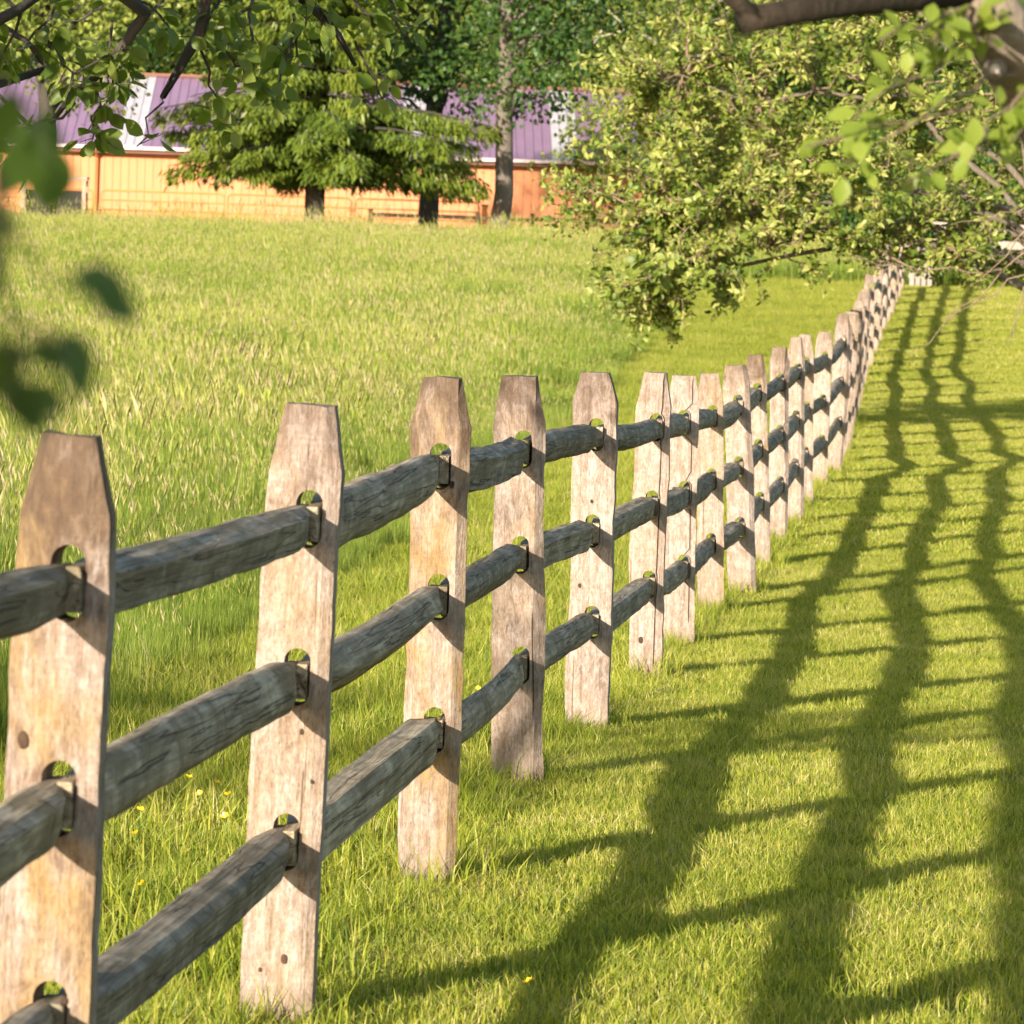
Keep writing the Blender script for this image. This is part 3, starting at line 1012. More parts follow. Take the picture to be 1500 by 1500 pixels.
# ---- apple tree over the far half of the fence
KM = 1.2
atm = lambda x, y, D: at(x, y, D * KM)
mid = thing('apple_tree', 'bushy sunlit apple tree whose low boughs hang over the far end of the rail fence', 'tree')
mid.location = (6.45, 56.2, gz(56.2))
mb = MB()
mo = mid.location.copy()
tb = Vector(mo)
fork = tb + Vector((-.25, -.1, 1.25))
mb.tube(rel([tb + Vector((.05, 0, -.2)), tb + Vector((0, 0, .4)), tb + Vector((-.12, -.03, .85)), fork], mid), [.24, .19, .165, .15], 10, rough=.08)
mb.build('trunk', M_BARK, mid, True)
LOBES = [  # px, py, D, rx px, ry px, share
    (1260, 60, 46.5, 300, 170, 60), (1040, 110, 46, 150, 110, 34), (960, 230, 45.5, 110, 120, 34), (1010, 330, 45.3, 130, 90, 30),
    (945, 405, 45, 80, 75, 26), (955, 455, 45, 45, 45, 13), (1050, 405, 45, 60, 40, 9), (1010, 250, 45.3, 120, 90, 14), (1310, 340, 46, 75, 30, 6), (1350, 392, 46, 38, 28, 3), (1120, 250, 45.5, 150, 120, 38), (1130, 345, 45.2, 150, 80, 20),
    (1290, 240, 46, 180, 100, 34), (1240, 350, 45.5, 90, 50, 8), (1400, 330, 46.5, 110, 70, 26), (1440, 200, 47, 150, 160, 26),
    (925, 185, 45.6, 55, 60, 7), (850, 270, 45.4, 60, 45, 8), (915, 115, 46, 55, 45, 6), (1455, 380, 46.5, 70, 40, 16), (1150, -60, 46.5, 260, 120, 30)]
limbs = []
lr = random.Random(5)
for (px, py, D, via) in [(960, 300, 45.2, (1300, 270)), (980, 420, 45, (1260, 330)), (1000, 110, 46, (1330, 140)), (1180, -60, 46.5, (1420, 80)),
                         (1150, 220, 45.6, (1330, 235)), (1380, 330, 46.4, (1470, 330)), (1130, 360, 45.2, (1330, 320)), (1440, 100, 47, (1500, 180)), (1260, 120, 46.4, (1400, 200))]:
    e = atm(px, py, D); v = atm(via[0], via[1], (D + 46.8) / 2)
    pts = curve_pts(fork, v, .06, 4, .05, lr) + curve_pts(v, e, -.04, 5, .05, lr)[1:]
    limbs.append(pts)
    m2 = MB()
    m2.tube(rel(pts, mid), [.048 - .038 * i / (len(pts) - 1) for i in range(len(pts))], 7, rough=.12)
    m2.build('limb', M_BARK, mid, True)
tw = MB()
T1 = Twigs(tw, mo, 11)
lp = [p for l in limbs for p in l[3:]]
for (px, py, D, rx, ry, cnt) in LOBES:
    for k in range(cnt):
        u = Vector((lr.gauss(0, 1), lr.gauss(0, 1), lr.gauss(0, 1))).normalized() * lr.random() ** .45
        c = atm(px + u.x * rx, py + u.z * ry, D + u.y * 1.25)
        n0 = min(lp, key=lambda q: (q - c).length_squared + lr.uniform(0, .15))
        T1.twig(n0.lerp(c, lr.uniform(0, .25)), c, .013, .0045, lr.uniform(-.08, .06), 9, .14, 7, 5, .07, .30)
        for s in range(1):
            c2 = c + Vector((lr.gauss(0, .16), lr.gauss(0, .16), lr.gauss(-.02, .14)))
            T1.twig(c, c2, .004, .002, 0, 4, .10, 5, 2, .05, .2)
# young shoots standing out of the crown's edge
for (x0, y0, x1, y1) in [(900, 130, 862, 85), (910, 120, 880, 70), (880, 190, 835, 150), (890, 210, 850, 215), (860, 265, 785, 262), (870, 280, 795, 290), (850, 300, 805, 330), (880, 330, 830, 345), (900, 370, 845, 395),
                         (930, 430, 880, 440), (950, 460, 935, 515), (985, 460, 985, 505), (1010, 420, 1000, 470), (1060, 420, 1050, 455), (1110, 400, 1120, 445), (940, 100, 925, 55), (980, 70, 960, 30), (870, 240, 800, 225),
                         (1180, 385, 1190, 420), (900, 160, 850, 110), (860, 320, 800, 350), (920, 400, 860, 420), (930, 120, 905, 80)]:
    D_ = lr.uniform(44.6, 45.6)
    T1.twig(atm(x0, y0, D_ + .2), atm(x1, y1, D_), .005, .0015, .06, 9, .045, 4, 5, .05, .1)
# bare fawn twigs hanging at the right
for (x0, y0, x1, y1) in [(1510, 330, 1420, 420), (1510, 400, 1380, 470), (1500, 420, 1480, 500), (1510, 300, 1390, 330), (1500, 370, 1330, 520), (1320, 390, 1240, 375), (1440, 400, 1300, 385)]:
    pts = curve_pts(atm(x0, y0, 43.5), atm(x1, y1, 43.2), -.03, 5, .05, lr)
    tw.tube([p - mo for p in pts], [.009, .008, .007, .005, .004, .0025], 5)
    for q in range(5):
        i = lr.randint(1, 4)
        e = pts[i] + Vector((lr.uniform(-.2, .05), lr.uniform(-.1, .1), lr.uniform(-.22, .05)))
        tw.tube([pts[i] - mo, pts[i].lerp(e, .5) - mo + Vector((.01, 0, .015)), e - mo], [.004, .003, .0015], 4)
tw.build('twigs', M_TWIG, mid)['kind'] = 'stuff'
P = np.array([tuple(p) for p in T1.P]); T = np.array([tuple(p) for p in T1.T])
r = np.random.default_rng(3)
ctr = np.array(atm(1300, 150, 47.2)); outw = unit(P - ctr)
Nn = unit(normals_for(T, r, .55, .5) + outw * .75)
size = r.uniform(.046, .098, len(P)) * (1 + .22 * np.sin(np.arange(len(P)) // 35 * 1.9))
tint = np.clip(r.normal(.58, .24, len(P)) + .22 * np.sin(np.arange(len(P)) // 60 * 2.7), 0, 1)
# the 300 nearest leaves are leaves of their own, the rest one crown
order = np.argsort(P[:, 1] + np.where((P[:, 2] > CAM_Z + 1.7), 50, 0))
near = order[:300]
big = [big_leaf_mesh('leaf', 100 + k, M_APPLE) for k in range(6)]
for k in near:
    place_leaf(big[k % 6], mid, P[k], T[k], Nn[k], float(size[k]) * 1.05)
keep = order[300:]
o = link('crown', leaves_mesh('crown', P[keep] - np.array(mo), T[keep], Nn[keep], size[keep], tint[keep], M_APPLE, T_SLIM), mid)
o['kind'] = 'stuff'

# ---- near apple tree at the right: dark sawn bough, mottled limb, leaves close to the lens
K = .60
atn = lambda x, y, D: at(x, y, D * K)
nr = thing('apple_tree', 'near apple tree at the right with a mottled limb and a dark sawn off bough', 'tree')
nr.location = (1.55, 7.5, gz(7.5))
no = nr.location.copy()
mb = MB()
f0 = no + Vector((-.05, 0, .95))
k1 = atn(1560, 215, 11.4)
mb.tube(rel([no + Vector((0, 0, -.2)), no + Vector((.02, 0, .5)), f0], nr), [.17, .13, .11], 12, rough=.06)
mb.build('trunk', M_BARK, nr, True)
mb = MB()
lim = [f0, atn(1640, 330, 11.6), k1, atn(1490, 90, 11.2), atn(1440, 10, 11.0), atn(1380, -70, 11.0), atn(1300, -200, 11.2)]
mb.tube(rel(lim, nr), [.10, .065, .050, .044, .041, .038, .03], 12, rough=.07)
M_MOTT = make_bark('mottled_bark', (.13, .09, .07), (.40, .31, .26), 30)
limb_o = mb.build('limb', M_MOTT, nr, True)
kb = MB()
kp = atn(1464, 104, 11.12) + Vector((-.008, -.042, 0))
kb.tube([kp - no + Vector((0, .012, 0)), kp - no + Vector((-.001, -.003, 0)), kp - no + Vector((-.002, -.008, 0))], [.016, .0135, .008], 10, rough=.08)
ko = kb.build('knot', M_MOTT, nr, True)
kb = MB()
kb.tube([kp - no + Vector((-.001, -.006, 0)), kp - no + Vector((-.002, -.0100, 0))], [.0072, .006], 10, rough=.1)
kb.build('knot_face', make_plain('cut_wood', (.70, .60, .54), .8, .15, 60), ko)
mb = MB()
st = [atn(1430, -14, 11.0), atn(1330, -2, 10.8), atn(1250, 5, 10.65), atn(1180, 14, 10.55), atn(1120, 24, 10.5), atn(1085, 32, 10.48)]
mb.tube(rel(st, nr), [.0195, .017, .016, .016, .016, .0165], 9, rough=.08)
st2 = [atn(1108, 27, 10.49), atn(1080, 4, 10.47), atn(1050, -24, 10.45), atn(1010, -60, 10.5)]
mb.tube(rel(st2, nr), [.0135, .011, .0095, .007], 8, rough=.1)
mb.build('sawn_bough', make_bark('shade_toned_bark', (.018, .013, .010), (.055, .040, .030), 40), nr, True)  # shade of the crown above is put into this near-black bark colour
tw = MB()
T2 = Twigs(tw, no, 21)
nrng = random.Random(8)
for (x0, y0, x1, y1, D0, D1, spn, first) in [
        (1470, 70, 1250, 175, 11.1, 10.6, 4, .45), (1490, 110, 1240, 240, 11.1, 10.5, 4, .6), (1510, 190, 1180, 215, 11.2, 10.4, 5, .5),
        (1520, 180, 1330, 265, 11.2, 10.6, 4, .4), (1440, 20, 1290, 60, 11, 10.6, 5, .2), (1440, 20, 1320, 100, 11, 10.7, 5, .2),
        (1520, 120, 1420, 235, 11.1, 10.7, 4, .3), (1530, 160, 1480, 205, 11.2, 10.9, 4, .3), (1450, 30, 1380, 90, 11, 10.8, 5, .2),
        (1480, 20, 1460, 30, 10.5, 10.4, 1, .2)]:
    T2.twig(atn(x0, y0, D0), atn(x1, y1, D1), .0032, .0013, .05, spn, .024, 3, 6, .04, first, .03)
tw.build('twigs', M_TWIG, nr)['kind'] = 'stuff'
bigA = [big_leaf_mesh('leaf', 200 + k, make_leaf('apple_leaf_bright', [(0, (.10, .17, .02)), (.5, (.24, .31, .045)), (1, (.38, .42, .10))], .5) if k == 0 else bpy.data.materials['apple_leaf_bright']) for k in range(5)]
for k, (p, t) in enumerate(zip(T2.P, T2.T)):
    t = (t + Vector((-.2, 0, -.35))).normalized()
    nn = Vector((nrng.gauss(0, .5), nrng.gauss(-.5, .5), nrng.gauss(.8, .4)))
    place_leaf(bigA[k % 5], nr, p, t, nn, nrng.uniform(.023, .037))
# crown above the frame
cr = np.random.default_rng(9)
n = 1800
u = unit(cr.normal(0, 1, (n, 3))) * (cr.random((n, 1)) ** .4)
P = np.array(no) + np.array((2.2, 1.4, 3.8)) + u * np.array((1.9, 1.9, 1.05))
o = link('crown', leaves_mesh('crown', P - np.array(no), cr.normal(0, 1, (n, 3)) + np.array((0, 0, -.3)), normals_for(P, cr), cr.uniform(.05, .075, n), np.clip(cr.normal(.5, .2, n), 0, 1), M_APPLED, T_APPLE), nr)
o['kind'] = 'stuff'

# ---- apple tree out of frame at the left: its boughs hang into the top left corner
lt = thing('apple_tree', 'apple tree whose shaded boughs and dark twigs hang into the top left corner', 'tree')
lt.location = (-4.3, 8.4, gz(8.4))
lo = lt.location.copy()
mb = MB()
f1 = lo + Vector((.15, .1, 1.5))
mb.tube(rel([lo + Vector((0, 0, -.2)), lo + Vector((.05, 0, .7)), f1], lt), [.21, .18, .15], 12, rough=.06)
mb.build('trunk', M_BARK, lt, True)
tw = MB()
T3 = Twigs(tw, lo, 31)
q = random.Random(12)
bough_spec = [
    [(-650, -260, 10.5), (-120, -160, 11.8), (110, -60, 12.5), (200, -30, 12.8), (310, -40, 13.0), (292, 50, 13.0), (262, 100, 13.0), (238, 142, 13.05)],
    [(-650, -260, 10.5), (-350, -60, 11.6), (-60, 60, 12.4), (25, 15, 12.6), (80, -20, 12.7)],
    [(110, -60, 12.5), (215, 20, 12.7), (190, 55, 12.7), (150, 105, 12.8), (105, 140, 12.9), (60, 200, 13.0)],
    [(200, -30, 12.8), (370, -60, 13.2), (450, 5, 13.4), (495, 50, 13.5), (520, 95, 13.6)],
    [(-350, -60, 11.6), (-60, 60, 12.4), (-20, 130, 12.5), (70, 100, 12.7), (40, 60, 12.7)]]
bough_pts = []
for i, sp in enumerate(bough_spec):
    pts = [at(*s) for s in sp]
    if i in (0, 1):
        pts = [f1, f1.lerp(pts[0], .5) + Vector((0, 0, .35))] + pts
    m2 = MB()
    r0 = .05 if i in (0, 1) else .018
    r1 = .012 if i == 0 else .006
    n = len(pts)
    rad = [r0 + (r1 - r0) * (k / (n - 1)) ** .8 for k in range(n)]
    if i == 0:
        rad[-4:] = [.017, .015, .012, .008]
    m2.tube(rel(pts, lt), rad, 8, rough=.12)
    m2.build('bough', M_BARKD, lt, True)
    bough_pts += pts[3:]
for (x0, y0, x1, y1, D0, D1, s_, first) in [
        (215, 10, 130, 190, 12.8, 12.9, 7, .2), (240, 0, 95, 150, 12.8, 12.6, 6, .3), (300, 60, 380, 130, 13, 13.2, 6, .25), (290, 40, 330, 190, 13, 13.1, 6, .4),
        (370, 0, 358, 120, 13.2, 13.1, 5, .2), (375, 5, 300, 75, 13.2, 13.1, 6, .2), (450, 5, 430, 90, 13.4, 13.4, 6, .2), (455, 0, 500, 60, 13.4, 13.5, 5, .3),
        (520, 60, 560, 145, 13.5, 13.6, 4, .5), (430, 20, 400, 150, 13.4, 13.3, 5, .4), (262, 100, 200, 215, 13, 13.0, 1, .95), (150, 100, 132, 215, 12.8, 12.9, 4, .7),
        (110, 150, -20, 220, 12.9, 12.8, 8, .3), (60, 190, 20, 235, 13, 13, 5, .4), (80, 10, 10, 90, 12.7, 12.7, 6, .2), (150, 10, 60, 90, 12.7, 12.8, 6, .2),
        (30, 20, -20, 120, 12.6, 12.6, 6, .2), (200, -10, 260, 60, 12.8, 12.9, 5, .3), (330, -20, 300, 40, 13.1, 13.0, 5, .3), (560, -30, 600, 60, 13.6, 13.7, 4, .3),
        (500, -20, 560, 40, 13.5, 13.6, 4, .3), (165, 30, 160, 130, 12.8, 12.8, 5, .3), (400, -30, 480, 20, 13.3, 13.4, 5, .2), (70, 60, 120, 120, 12.7, 12.7, 5, .3)]:
    T3.twig(at(x0, y0, D0), at(x1, y1, D1), .0042, .0017, q.uniform(-.1, .1), s_, .05, 3, 6, .06, first, .055)
# leafy twigs higher in the tree shade the ones that show
n_show = len(T3.P)
for k in range(22):
    c = at(q.uniform(-520, 520), q.uniform(-330, -40), q.uniform(11.2, 13.2))
    b0 = min(bough_pts, key=lambda z: (z - c).length_squared)
    T3.twig(b0, c, .006, .002, .04, 8, .12, 5, 4, .06, .25, .055)
for k in range(66):
    u = Vector((q.gauss(0, 1), q.gauss(0, 1), q.gauss(0, 1))).normalized() * q.random() ** .4
    c = lo + (Vector((-1.0 + u.x * 1.0, -2.9 + u.y * 1.4, 3.3 + u.z * .8)) if k < 24 else Vector((-2.6 + u.x * 1.3, -.2 + u.y * 1.4, 2.6 + u.z * .8)))
    T3.twig(f1.lerp(c, q.uniform(.35, .7)), c, .012, .003, .05, 9, .16, 6, 4, .06, .3, .055)
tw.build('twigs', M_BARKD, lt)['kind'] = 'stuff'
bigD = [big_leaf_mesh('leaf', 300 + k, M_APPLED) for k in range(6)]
bigShade = [big_leaf_mesh('leaf', 340 + k, M_MAPLE) for k in range(6)]  # darker leaf colour stands in for tree shade on the lens shoot
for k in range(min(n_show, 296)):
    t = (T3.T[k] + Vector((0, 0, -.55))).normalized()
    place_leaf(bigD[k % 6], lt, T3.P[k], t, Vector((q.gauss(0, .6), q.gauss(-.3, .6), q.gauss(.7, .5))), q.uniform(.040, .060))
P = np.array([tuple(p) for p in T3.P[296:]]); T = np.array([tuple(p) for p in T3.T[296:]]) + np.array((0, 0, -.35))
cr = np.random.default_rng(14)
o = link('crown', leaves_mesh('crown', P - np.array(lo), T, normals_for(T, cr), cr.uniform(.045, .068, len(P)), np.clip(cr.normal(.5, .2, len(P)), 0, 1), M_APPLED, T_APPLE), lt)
o['kind'] = 'stuff'
# ---- apple tree added behind the viewer to shade the out-of-focus shoot before the lens
bt = thing('apple_tree', 'apple tree added out of view, whose blurred dark shoot hangs close before the left edge', 'tree')
bt.location = (-2.3, -2.2, gz(-2.2))
bo = bt.location.copy()
mb = MB()
f2 = bo + Vector((.1, .1, 1.35))
mb.tube(rel([bo + Vector((0, 0, -.2)), bo + Vector((.03, 0, .6)), f2], bt), [.15, .12, .10], 12, rough=.06)
mb.build('trunk', M_BARK, bt, True)
DF = 1.6
j0 = at(-150, 60, DF) + Vector((-.25, -.5, .22))
mb = MB(); mb.tube(rel([f2, f2 + Vector((.5, .7, .55)), Vector((-1.1, -.3, 2.15)), j0], bt), [.06, .035, .018, .006], 8, rough=.1)
mb.build('bough', M_BARKD, bt, True)
tw = MB(); T4 = Twigs(tw, bo, 41)
for k in range(95):  # unseen leafy clump, added to throw shade on the shoot
    u = Vector((q.gauss(0, 1), q.gauss(0, 1), q.gauss(0, 1))).normalized() * q.random() ** .4
    c = Vector((-1.5 + u.x * .75, -.9 + u.y * .8, 2.40 + u.z * .55))
    T4.twig(f2.lerp(c, q.uniform(.4, .7)), c, .008, .002, .04, 8, .12, 6, 4, .06, .3, .055)
SHOOTS = [[(-150, 60, 0), (-10, 250, 0), (30, 350, 0), (70, 420, 0), (125, 432, 0)], [(-10, 250, 0), (-5, 400, 0), (25, 520, 0), (15, 590, 0)],
          [(25, 470, 0), (70, 490, 0), (100, 520, 0)], [(-150, 60, 0), (0, 120, .7), (50, 165, .7), (75, 240, .7)]]
for sp_ in SHOOTS:
    pts = [at(x_, y_, DF + e_) for x_, y_, e_ in sp_]
    tw.tube(rel([j0] + pts if sp_[0][0] == -150 else pts, bt), [.0016 - .0010 * k / len(pts) for k in range(len(pts) + (sp_[0][0] == -150))], 5)
tw.build('twigs', M_BARKD, bt)['kind'] = 'stuff'
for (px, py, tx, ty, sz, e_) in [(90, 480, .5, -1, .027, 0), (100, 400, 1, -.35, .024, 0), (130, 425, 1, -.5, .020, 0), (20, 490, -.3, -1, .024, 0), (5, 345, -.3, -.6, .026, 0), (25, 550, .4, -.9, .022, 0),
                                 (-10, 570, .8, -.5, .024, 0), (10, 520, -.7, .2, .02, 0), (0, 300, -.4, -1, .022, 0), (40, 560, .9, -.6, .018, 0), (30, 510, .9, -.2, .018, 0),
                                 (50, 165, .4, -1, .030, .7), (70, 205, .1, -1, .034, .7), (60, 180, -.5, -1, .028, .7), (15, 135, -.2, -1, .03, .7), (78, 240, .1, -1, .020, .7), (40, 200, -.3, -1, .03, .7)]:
    place_leaf(bigShade[(px + py) % 6], bt, at(px, py, DF + e_), Vector((tx, .25, ty)), Vector((.3 + q.uniform(-.4, .4), -.8, .45)), sz * (DF + e_) / (1.9 + e_) * 1.12)
P = np.array([tuple(p) for p in T4.P]); T = np.array([tuple(p) for p in T4.T]) + np.array((0, 0, -.3))
o = link('crown', leaves_mesh('crown', P - np.array(bo), T, normals_for(T, cr), cr.uniform(.045, .068, len(P)), np.clip(cr.normal(.5, .2, len(P)), 0, 1), M_APPLED, T_APPLE), bt)
o['kind'] = 'stuff'


# ---- broad-leaved trees: trunk, limbs, crown of many leaf clumps
def broad_parts(h, crown_r, z0, nleaf, leaf, trunk_r, seed, mat, bark, lumps=34, lean=(0, 0)):
    """Meshes (trunk, crown) of one tree standing at the origin."""
    r = random.Random(seed); nr_ = np.random.default_rng(seed)
    mb = MB()
    tip = Vector((lean[0] * h, lean[1] * h, h * .86))
    tp = [Vector((0, 0, -.3)), Vector((0, 0, .25))]
    for t in (.12, .3, .5, .75, 1):
        p = tip * t; p += Vector((r.uniform(-.12, .12), r.uniform(-.12, .12), 0)); tp.append(p)
    mb.tube(tp, [trunk_r * 1.35, trunk_r * 1.12, trunk_r, trunk_r * .9, trunk_r * .7, trunk_r * .4, trunk_r * .12], 10, rough=.07)
    C, S = [], []
    for k in range(lumps):
        t = (k + r.random()) / lumps
        z = z0 + (h - z0) * t
        rr = crown_r * math.sqrt(max(.05, 1 - (2 * abs(t - .42)) ** 2.2 * .85))
        a = r.uniform(0, 6.283); d = rr * math.sqrt(r.random()) * .95
        c = Vector((math.cos(a) * d + lean[0] * z, math.sin(a) * d + lean[1] * z, z))
        C.append(c); S.append(crown_r * r.uniform(.22, .40))
        b = tip * max(.12, min(.9, (z - .25 * d) / h))
        mb.tube(curve_pts(b, c, .08, 4, .06, r), [trunk_r * .28, trunk_r * .22, trunk_r * .16, trunk_r * .1, trunk_r * .05], 5, cap=False)
    C = np.array([tuple(c) for c in C]); S = np.array(S)
    k = nr_.choice(lumps, nleaf, p=S ** 2 / (S ** 2).sum())
    u = unit(nr_.normal(0, 1, (nleaf, 3)))
    P = C[k] + u * (S[k] * (nr_.random(nleaf) ** .33))[:, None] * np.array((1.15, 1.15, .72))
    P[:, 2] = np.maximum(P[:, 2], .05)
    T = u * .6 + nr_.normal(0, .6, (nleaf, 3)) + np.array((0, 0, -.25))
    Nn = unit(u * .9 + nr_.normal(0, .45, (nleaf, 3)) + np.array((0, 0, .25)))
    tint = np.clip(.5 + .22 * (nr_.random(lumps)[k] - .5) + nr_.normal(0, .15, nleaf), 0, 1)
    cm = leaves_mesh('crown', P, T, Nn, nr_.uniform(.7, 1.3, nleaf) * leaf, tint, mat, T_FAR)
    tm = bpy.data.meshes.new('trunk')
    tm.from_pydata(mb.v, [], mb.f); tm.materials.append(bark)
    tm.polygons.foreach_set('use_smooth', [True] * len(tm.polygons)); tm.update()
    return tm, cm


def plant(name, label, meshes, loc, rz=0, s=1.0, group=None):
    t = thing(name, label, 'tree', loc, rz, group)
    t.scale = (s, s, s)
    link('trunk', meshes[0], t)
    c = link('crown', meshes[1], t)
    c['kind'] = 'stuff'
    return t


def foot(px, D):
    p = at(px, 320, D); p.z = gz(D)
    return p


mA = broad_parts(12.5, 3.5, 3.7, 12000, .16, .25, 41, M_MAPLE, M_BARKD, 40, (.035, 0))
mB = broad_parts(13.0, 3.3, 3.3, 12000, .16, .22, 42, M_MAPLE, M_BARKM, 40, (.015, 0))
mC = broad_parts(10.0, 3.6, 3.4, 12000, .15, .22, 43, M_WOODS, M_BARKD, 40, (.05, 0))
plant('maple_tree', 'dark trunked maple leaning right just behind the spruce boughs', mA, foot(627, 131))
plant('maple_tree', 'maple with a straight dark trunk in front of the barn right of the spruce', mB, foot(730, 126), 1.0)
plant('maple_tree', 'leafy tree with a dark trunk before the left end of the barn', mC, foot(66, 122), 2.0)

# ---- spruce in front of the barn
sp = thing('spruce_tree', 'broad spruce with drooping sunlit boughs standing in front of the orange barn', 'tree', foot(460, 125))
so = sp.location.copy()
mb = MB()
mb.tube([(0, 0, -.4), (0, 0, .3), (0, 0, 3), (.05, 0, 7), (0, 0, 13)], [.34, .25, .215, .16, .03], 12, rough=.06)
mb.build('trunk', M_BARKD, sp, True)
r = random.Random(77); rn = np.random.default_rng(77)
bm_ = MB(); SP, ST, SN, SS, STI = [], [], [], [], []
z = 1.72
while z < 12.6:
    nb = 8
    a0 = r.uniform(0, 6.28)
    for k in range(nb):
        a = a0 + 6.283 * k / nb + r.uniform(-.3, .3)
        full = np.interp(z, [0, 1.6, 3.0, 3.25, 3.8, 4.6, 13], [3.4, 3.6, 4.1, 2.6, 2.1, 1.7, .25]) * r.uniform(.74, 1.12) * (1 + (.14 if z < 3.1 else -.22) * math.cos(a))
        ca, sa = math.cos(a), math.sin(a)
        n = 7
        pts = []
        zb = z + r.uniform(-.15, .15)
        for i in range(n + 1):
            t = i / n
            pts.append(Vector((ca * full * t, sa * full * t, zb + .05 * full * math.sin(t * 2.2) - .085 * full * t * t)))
        bm_.tube(pts, [.055 * (1 - .85 * i / n) for i in range(n + 1)], 5, cap=False)
        m = int(150 * full / 3) + 20
        bt = r.uniform(-.12, .12)
        for j in range(m):
            t = r.uniform(.18, 1.02)
            i = min(n - 1, int(t * n)); p = pts[i].lerp(pts[i + 1], t * n - i)
            wid = .62 * math.sin(min(1, (1.05 - t) * 2.2) * 1.4) * (.4 + .5 * full / 4)
            s = r.uniform(-1, 1)
            p = p + Vector((-sa * s * wid, ca * s * wid, -abs(s) * .14 - r.uniform(0, .28)))
            d = Vector((ca * .55 - sa * s * .7, sa * .55 + ca * s * .7, r.uniform(-.95, .05)))
            for g in range(7):
                SP.append(p + Vector((r.gauss(0, .06), r.gauss(0, .06), r.gauss(0, .05))))
                ST.append(d + Vector((r.gauss(0, .35), r.gauss(0, .35), r.gauss(-.3, .35))))
                SN.append((r.gauss(0, .4), r.gauss(-.1, .4), 1)); SS.append(r.uniform(.10, .22)); STI.append(.46 + bt + .25 * t + r.gauss(0, .10))
    z += .44 if z < 3.1 else .5 + .012 * z
bm_.build('branches', M_BARKD, sp)['kind'] = 'stuff'
o = link('crown', leaves_mesh('crown', np.array([tuple(p) for p in SP]), np.array([tuple(p) for p in ST]), np.array(SN), np.array(SS), np.clip(STI, 0, 1), M_SPRUCE, T_NEEDLE), sp)
o['kind'] = 'stuff'
print('spruce sprays', len(SP))

# ---- woodland behind the barn
WOOD = [broad_parts(11.5, 4.2, .8, 15000, .19, .26, 51, M_WOODS, M_BARKD, 46), broad_parts(13, 3.7, 1.2, 15000, .18, .24, 52, M_WOODS, M_BARKP, 44),
        broad_parts(10, 4.4, .5, 15000, .18, .22, 53, M_MAPLE, M_BARKD, 48), broad_parts(12, 3.4, 2.4, 11000, .17, .17, 54, M_WOODS, M_BARKP, 36)]
wl = ['full crowned dark green tree in the wood behind the barn', 'tall tree with a pale trunk in the wood behind the barn',
      'dense dark leafy tree low at the wood edge behind the barn', 'slender pale trunked tree with a thin crown behind the barn']
wr = random.Random(6)
look = ['full crowned green tree', 'pale trunked tall tree', 'dense dark leafy tree']
place = ['behind the far left end of the barn', 'above the first pale roof strip', 'behind the barn left of the spruce', 'right behind the spruce top', 'behind the barn between spruce and leaning maple',
         'behind the leaning maple trunk', 'behind the straight maple trunk', 'above the right pale roof strip', 'above the barn ridge beside the apple crown', 'behind the left side of the apple crown',
         'far behind the middle of the apple crown', 'far behind the right of the apple crown', 'far behind the near mottled limb']
px = -60
for k, pl in enumerate(place):
    kind = (0, 2, 0, 2, 1, 2, 0, 0, 2, 0, 2, 1, 0)[k]
    plant('broadleaf_tree', look[kind] + ' in the wood ' + pl, WOOD[kind], foot(px, 171 + wr.uniform(-3, 3)), wr.uniform(0, 6.28), wr.uniform(.9, 1.15), 'trees of the wood behind the barn')
    px += 128 + wr.uniform(-12, 12)
# the wood farther up the hill reads as one mass
WV, WF, WT = [], [], []; off = 0
for D in (186, 200):
    px = -90 + (D - 186) * 4
    while px < 1620:
        cm = WOOD[wr.choice((0, 1, 2))][1]
        vv = np.empty(len(cm.vertices) * 3, dtype=np.float32); cm.vertices.foreach_get('co', vv); vv = vv.reshape(-1, 3)
        ff = np.empty(len(cm.loops), dtype=np.int32); cm.loops.foreach_get('vertex_index', ff); ff = ff.reshape(-1, 3)
        tt = np.empty(len(cm.vertices), dtype=np.float32); cm.attributes['tint'].data.foreach_get('value', tt)
        an = wr.uniform(0, 6.28); ca, sa = math.cos(an), math.sin(an); f_ = foot(px, D + wr.uniform(-3, 3))
        WV.append(np.stack([vv[:, 0] * ca - vv[:, 1] * sa + f_.x, vv[:, 0] * sa + vv[:, 1] * ca + f_.y, vv[:, 2] + f_.z], -1)); WF.append(ff + off); WT.append(np.clip(tt + wr.uniform(-.15, .15), 0, 1)); off += len(vv)
        px += wr.uniform(140, 190)
o = link('distant_wood', np_mesh('distant_wood', np.concatenate(WV), np.concatenate(WF), M_WOODS, np.concatenate(WT)))
o['kind'] = 'stuff'; o['label'] = 'leafy wood rising up the hill behind the barn'; o['category'] = 'wood'
for px, D in ((981, 150), (842, 166)):
    plant('birch_tree', 'slender pale trunk rising %s' % ('just left of the apple tree crown' if px > 900 else 'among the trees above the barn ridge'), WOOD[3], foot(px, D), px, 1.0)

# ---- bushes closing the far end of the lawn
bush = [broad_parts(3.4, 1.7, .1, 5200, .10, .06, 61 + k, M_WOODS if k else M_MAPLE, M_BARKD, 26) for k in range(2)]
for k, (px, D, s, lab) in enumerate([(1275, 112, .95, 'small dark bush left of the far end of the fence'), (1345, 110, 1.0, 'dark bush right behind the narrow pale gate'),
        (1400, 109, 1.1, 'dark leafy bush behind the white board fence, left one'), (1450, 108, 1.05, 'dark leafy bush behind the white board fence, right one'),
        (1500, 107, 1.2, 'large dark bush at the right edge beyond the lawn'), (1560, 107, 1.2, 'rightmost dark bush beyond the lawn, mostly outside the picture')]):
    t = plant('shrub', lab, bush[k % 2], foot(px, D), k * 1.3, s, 'bushes closing the lawn')
    t['category'] = 'shrub'

